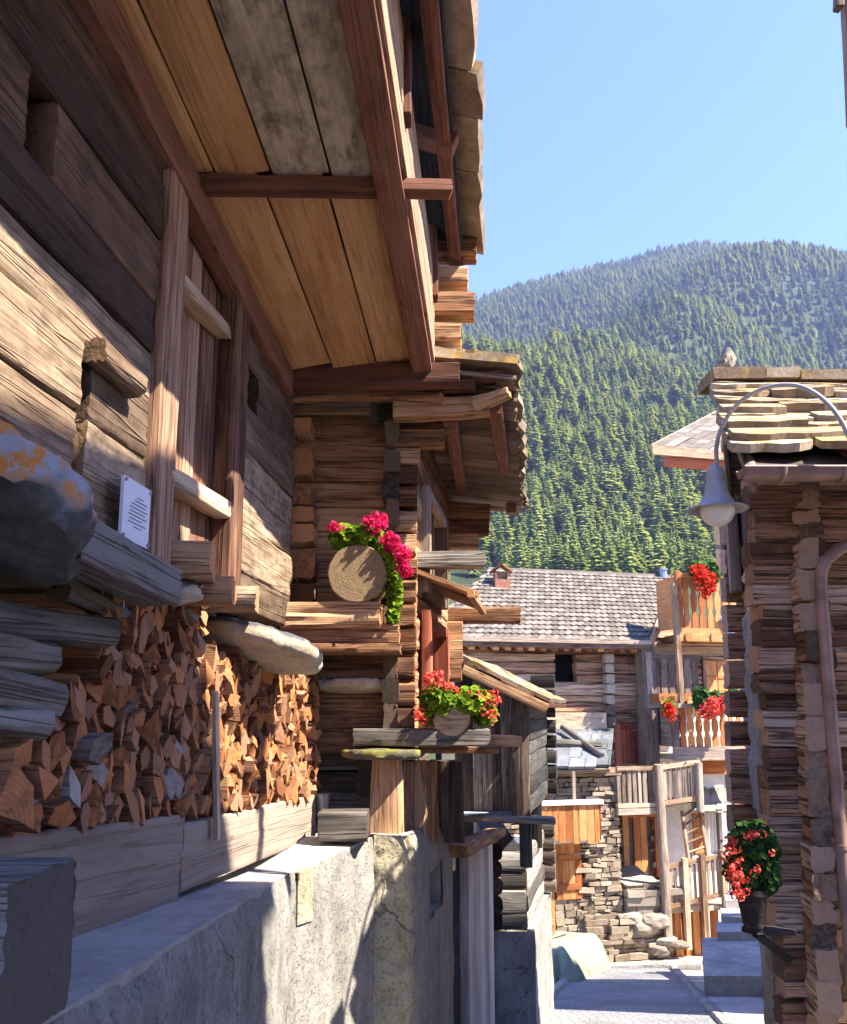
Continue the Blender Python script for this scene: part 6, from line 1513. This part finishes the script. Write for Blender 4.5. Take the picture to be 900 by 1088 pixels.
# ---------------------------------------------------------------- haze : the air of the valley
hz = bpy.data.materials.new('haze_air'); hz.use_nodes = True; t = hz.node_tree; t.nodes.clear(); o_ = t.nodes.new('ShaderNodeOutputMaterial'); pv = t.nodes.new('ShaderNodeVolumePrincipled')
pv.inputs['Color'].default_value = (.42, .52, 1, 1); pv.inputs['Density'].default_value = HAZE; pv.inputs['Anisotropy'].default_value = .2
t.links.new(pv.outputs[0], o_.inputs['Volume'])
mb = MB(); X0, X1, Y0, Y1, Zb, Zt = -5200, 5200, -60, 2700, -420, 960
box8(mb, [V((x, y, z)) for z in (Zb, Zt) for y in (Y0, Y1) for x in (X0, X1)])
me = bpy.data.meshes.new('haze'); me.from_pydata([(x, y, z) for z in (Zb, Zt) for y in (Y0, Y1) for x in (X0, X1)], [], [(0, 2, 3, 1), (4, 5, 7, 6), (0, 1, 5, 4), (2, 6, 7, 3), (0, 4, 6, 2), (1, 3, 7, 5)]); me.materials.append(hz); me.update()
ho = bpy.data.objects.new('haze', me); COL.objects.link(ho); ho['kind'] = 'stuff'
# ---------------------------------------------------------------- light
S = V(SUN).normalized(); el = math.asin(S.z); az = math.atan2(S.x, S.y)
W = bpy.data.worlds.new('World'); scene.world = W; W.use_nodes = True; wt = W.node_tree; wt.nodes.clear()
wo = wt.nodes.new('ShaderNodeOutputWorld'); bg = wt.nodes.new('ShaderNodeBackground'); sk = wt.nodes.new('ShaderNodeTexSky'); sk.sky_type = 'NISHITA'; sk.sun_disc = False
sk.sun_elevation = el; sk.sun_rotation = az; sk.altitude = 2500; sk.air_density = 1.0; sk.dust_density = .2; sk.ozone_density = 8.0
bg.inputs[1].default_value = SKY; tn = wt.nodes.new('ShaderNodeMix'); tn.data_type = 'RGBA'; tn.blend_type = 'MULTIPLY'; tn.inputs[0].default_value = 1; tn.inputs[7].default_value = (.80, .725, .83, 1); wt.links.new(sk.outputs[0], tn.inputs[6]); wt.links.new(tn.outputs[2], bg.inputs[0]); wt.links.new(bg.outputs[0], wo.inputs[0])
L = bpy.data.lights.new('sun', 'SUN'); L.energy = SUNE; L.angle = math.radians(.5); L.color = (1, .91, .77); lo = bpy.data.objects.new('sun', L); COL.objects.link(lo); lo.rotation_euler = S.to_track_quat('Z', 'Y').to_euler(); lo.location = (0, 0, 30)
# ---------------------------------------------------------------- camera
cam = bpy.data.cameras.new('camera'); co = bpy.data.objects.new('camera', cam); COL.objects.link(co); scene.camera = co
co.location = (0, 0, 0); co.rotation_euler = (math.pi / 2 + PITCH, 0, 0); cam.sensor_fit = 'HORIZONTAL'; cam.sensor_width = 36; cam.lens = FPX / 900 * 36; cam.shift_y = (PCY - 544) / 900; cam.clip_start = .05; cam.clip_end = 9000
vs_ = scene.view_settings; vs_.view_transform = 'Standard'; vs_.look = 'None'; vs_.gamma = 1; vs_.exposure = EXPO; vs_.use_curve_mapping = False
scene.cycles.max_bounces = 8; scene.cycles.volume_bounces = 0; scene.cycles.transparent_max_bounces = 8
scene.cycles.use_denoising = True
scene.cycles.use_adaptive_sampling = True; scene.cycles.adaptive_threshold = .02
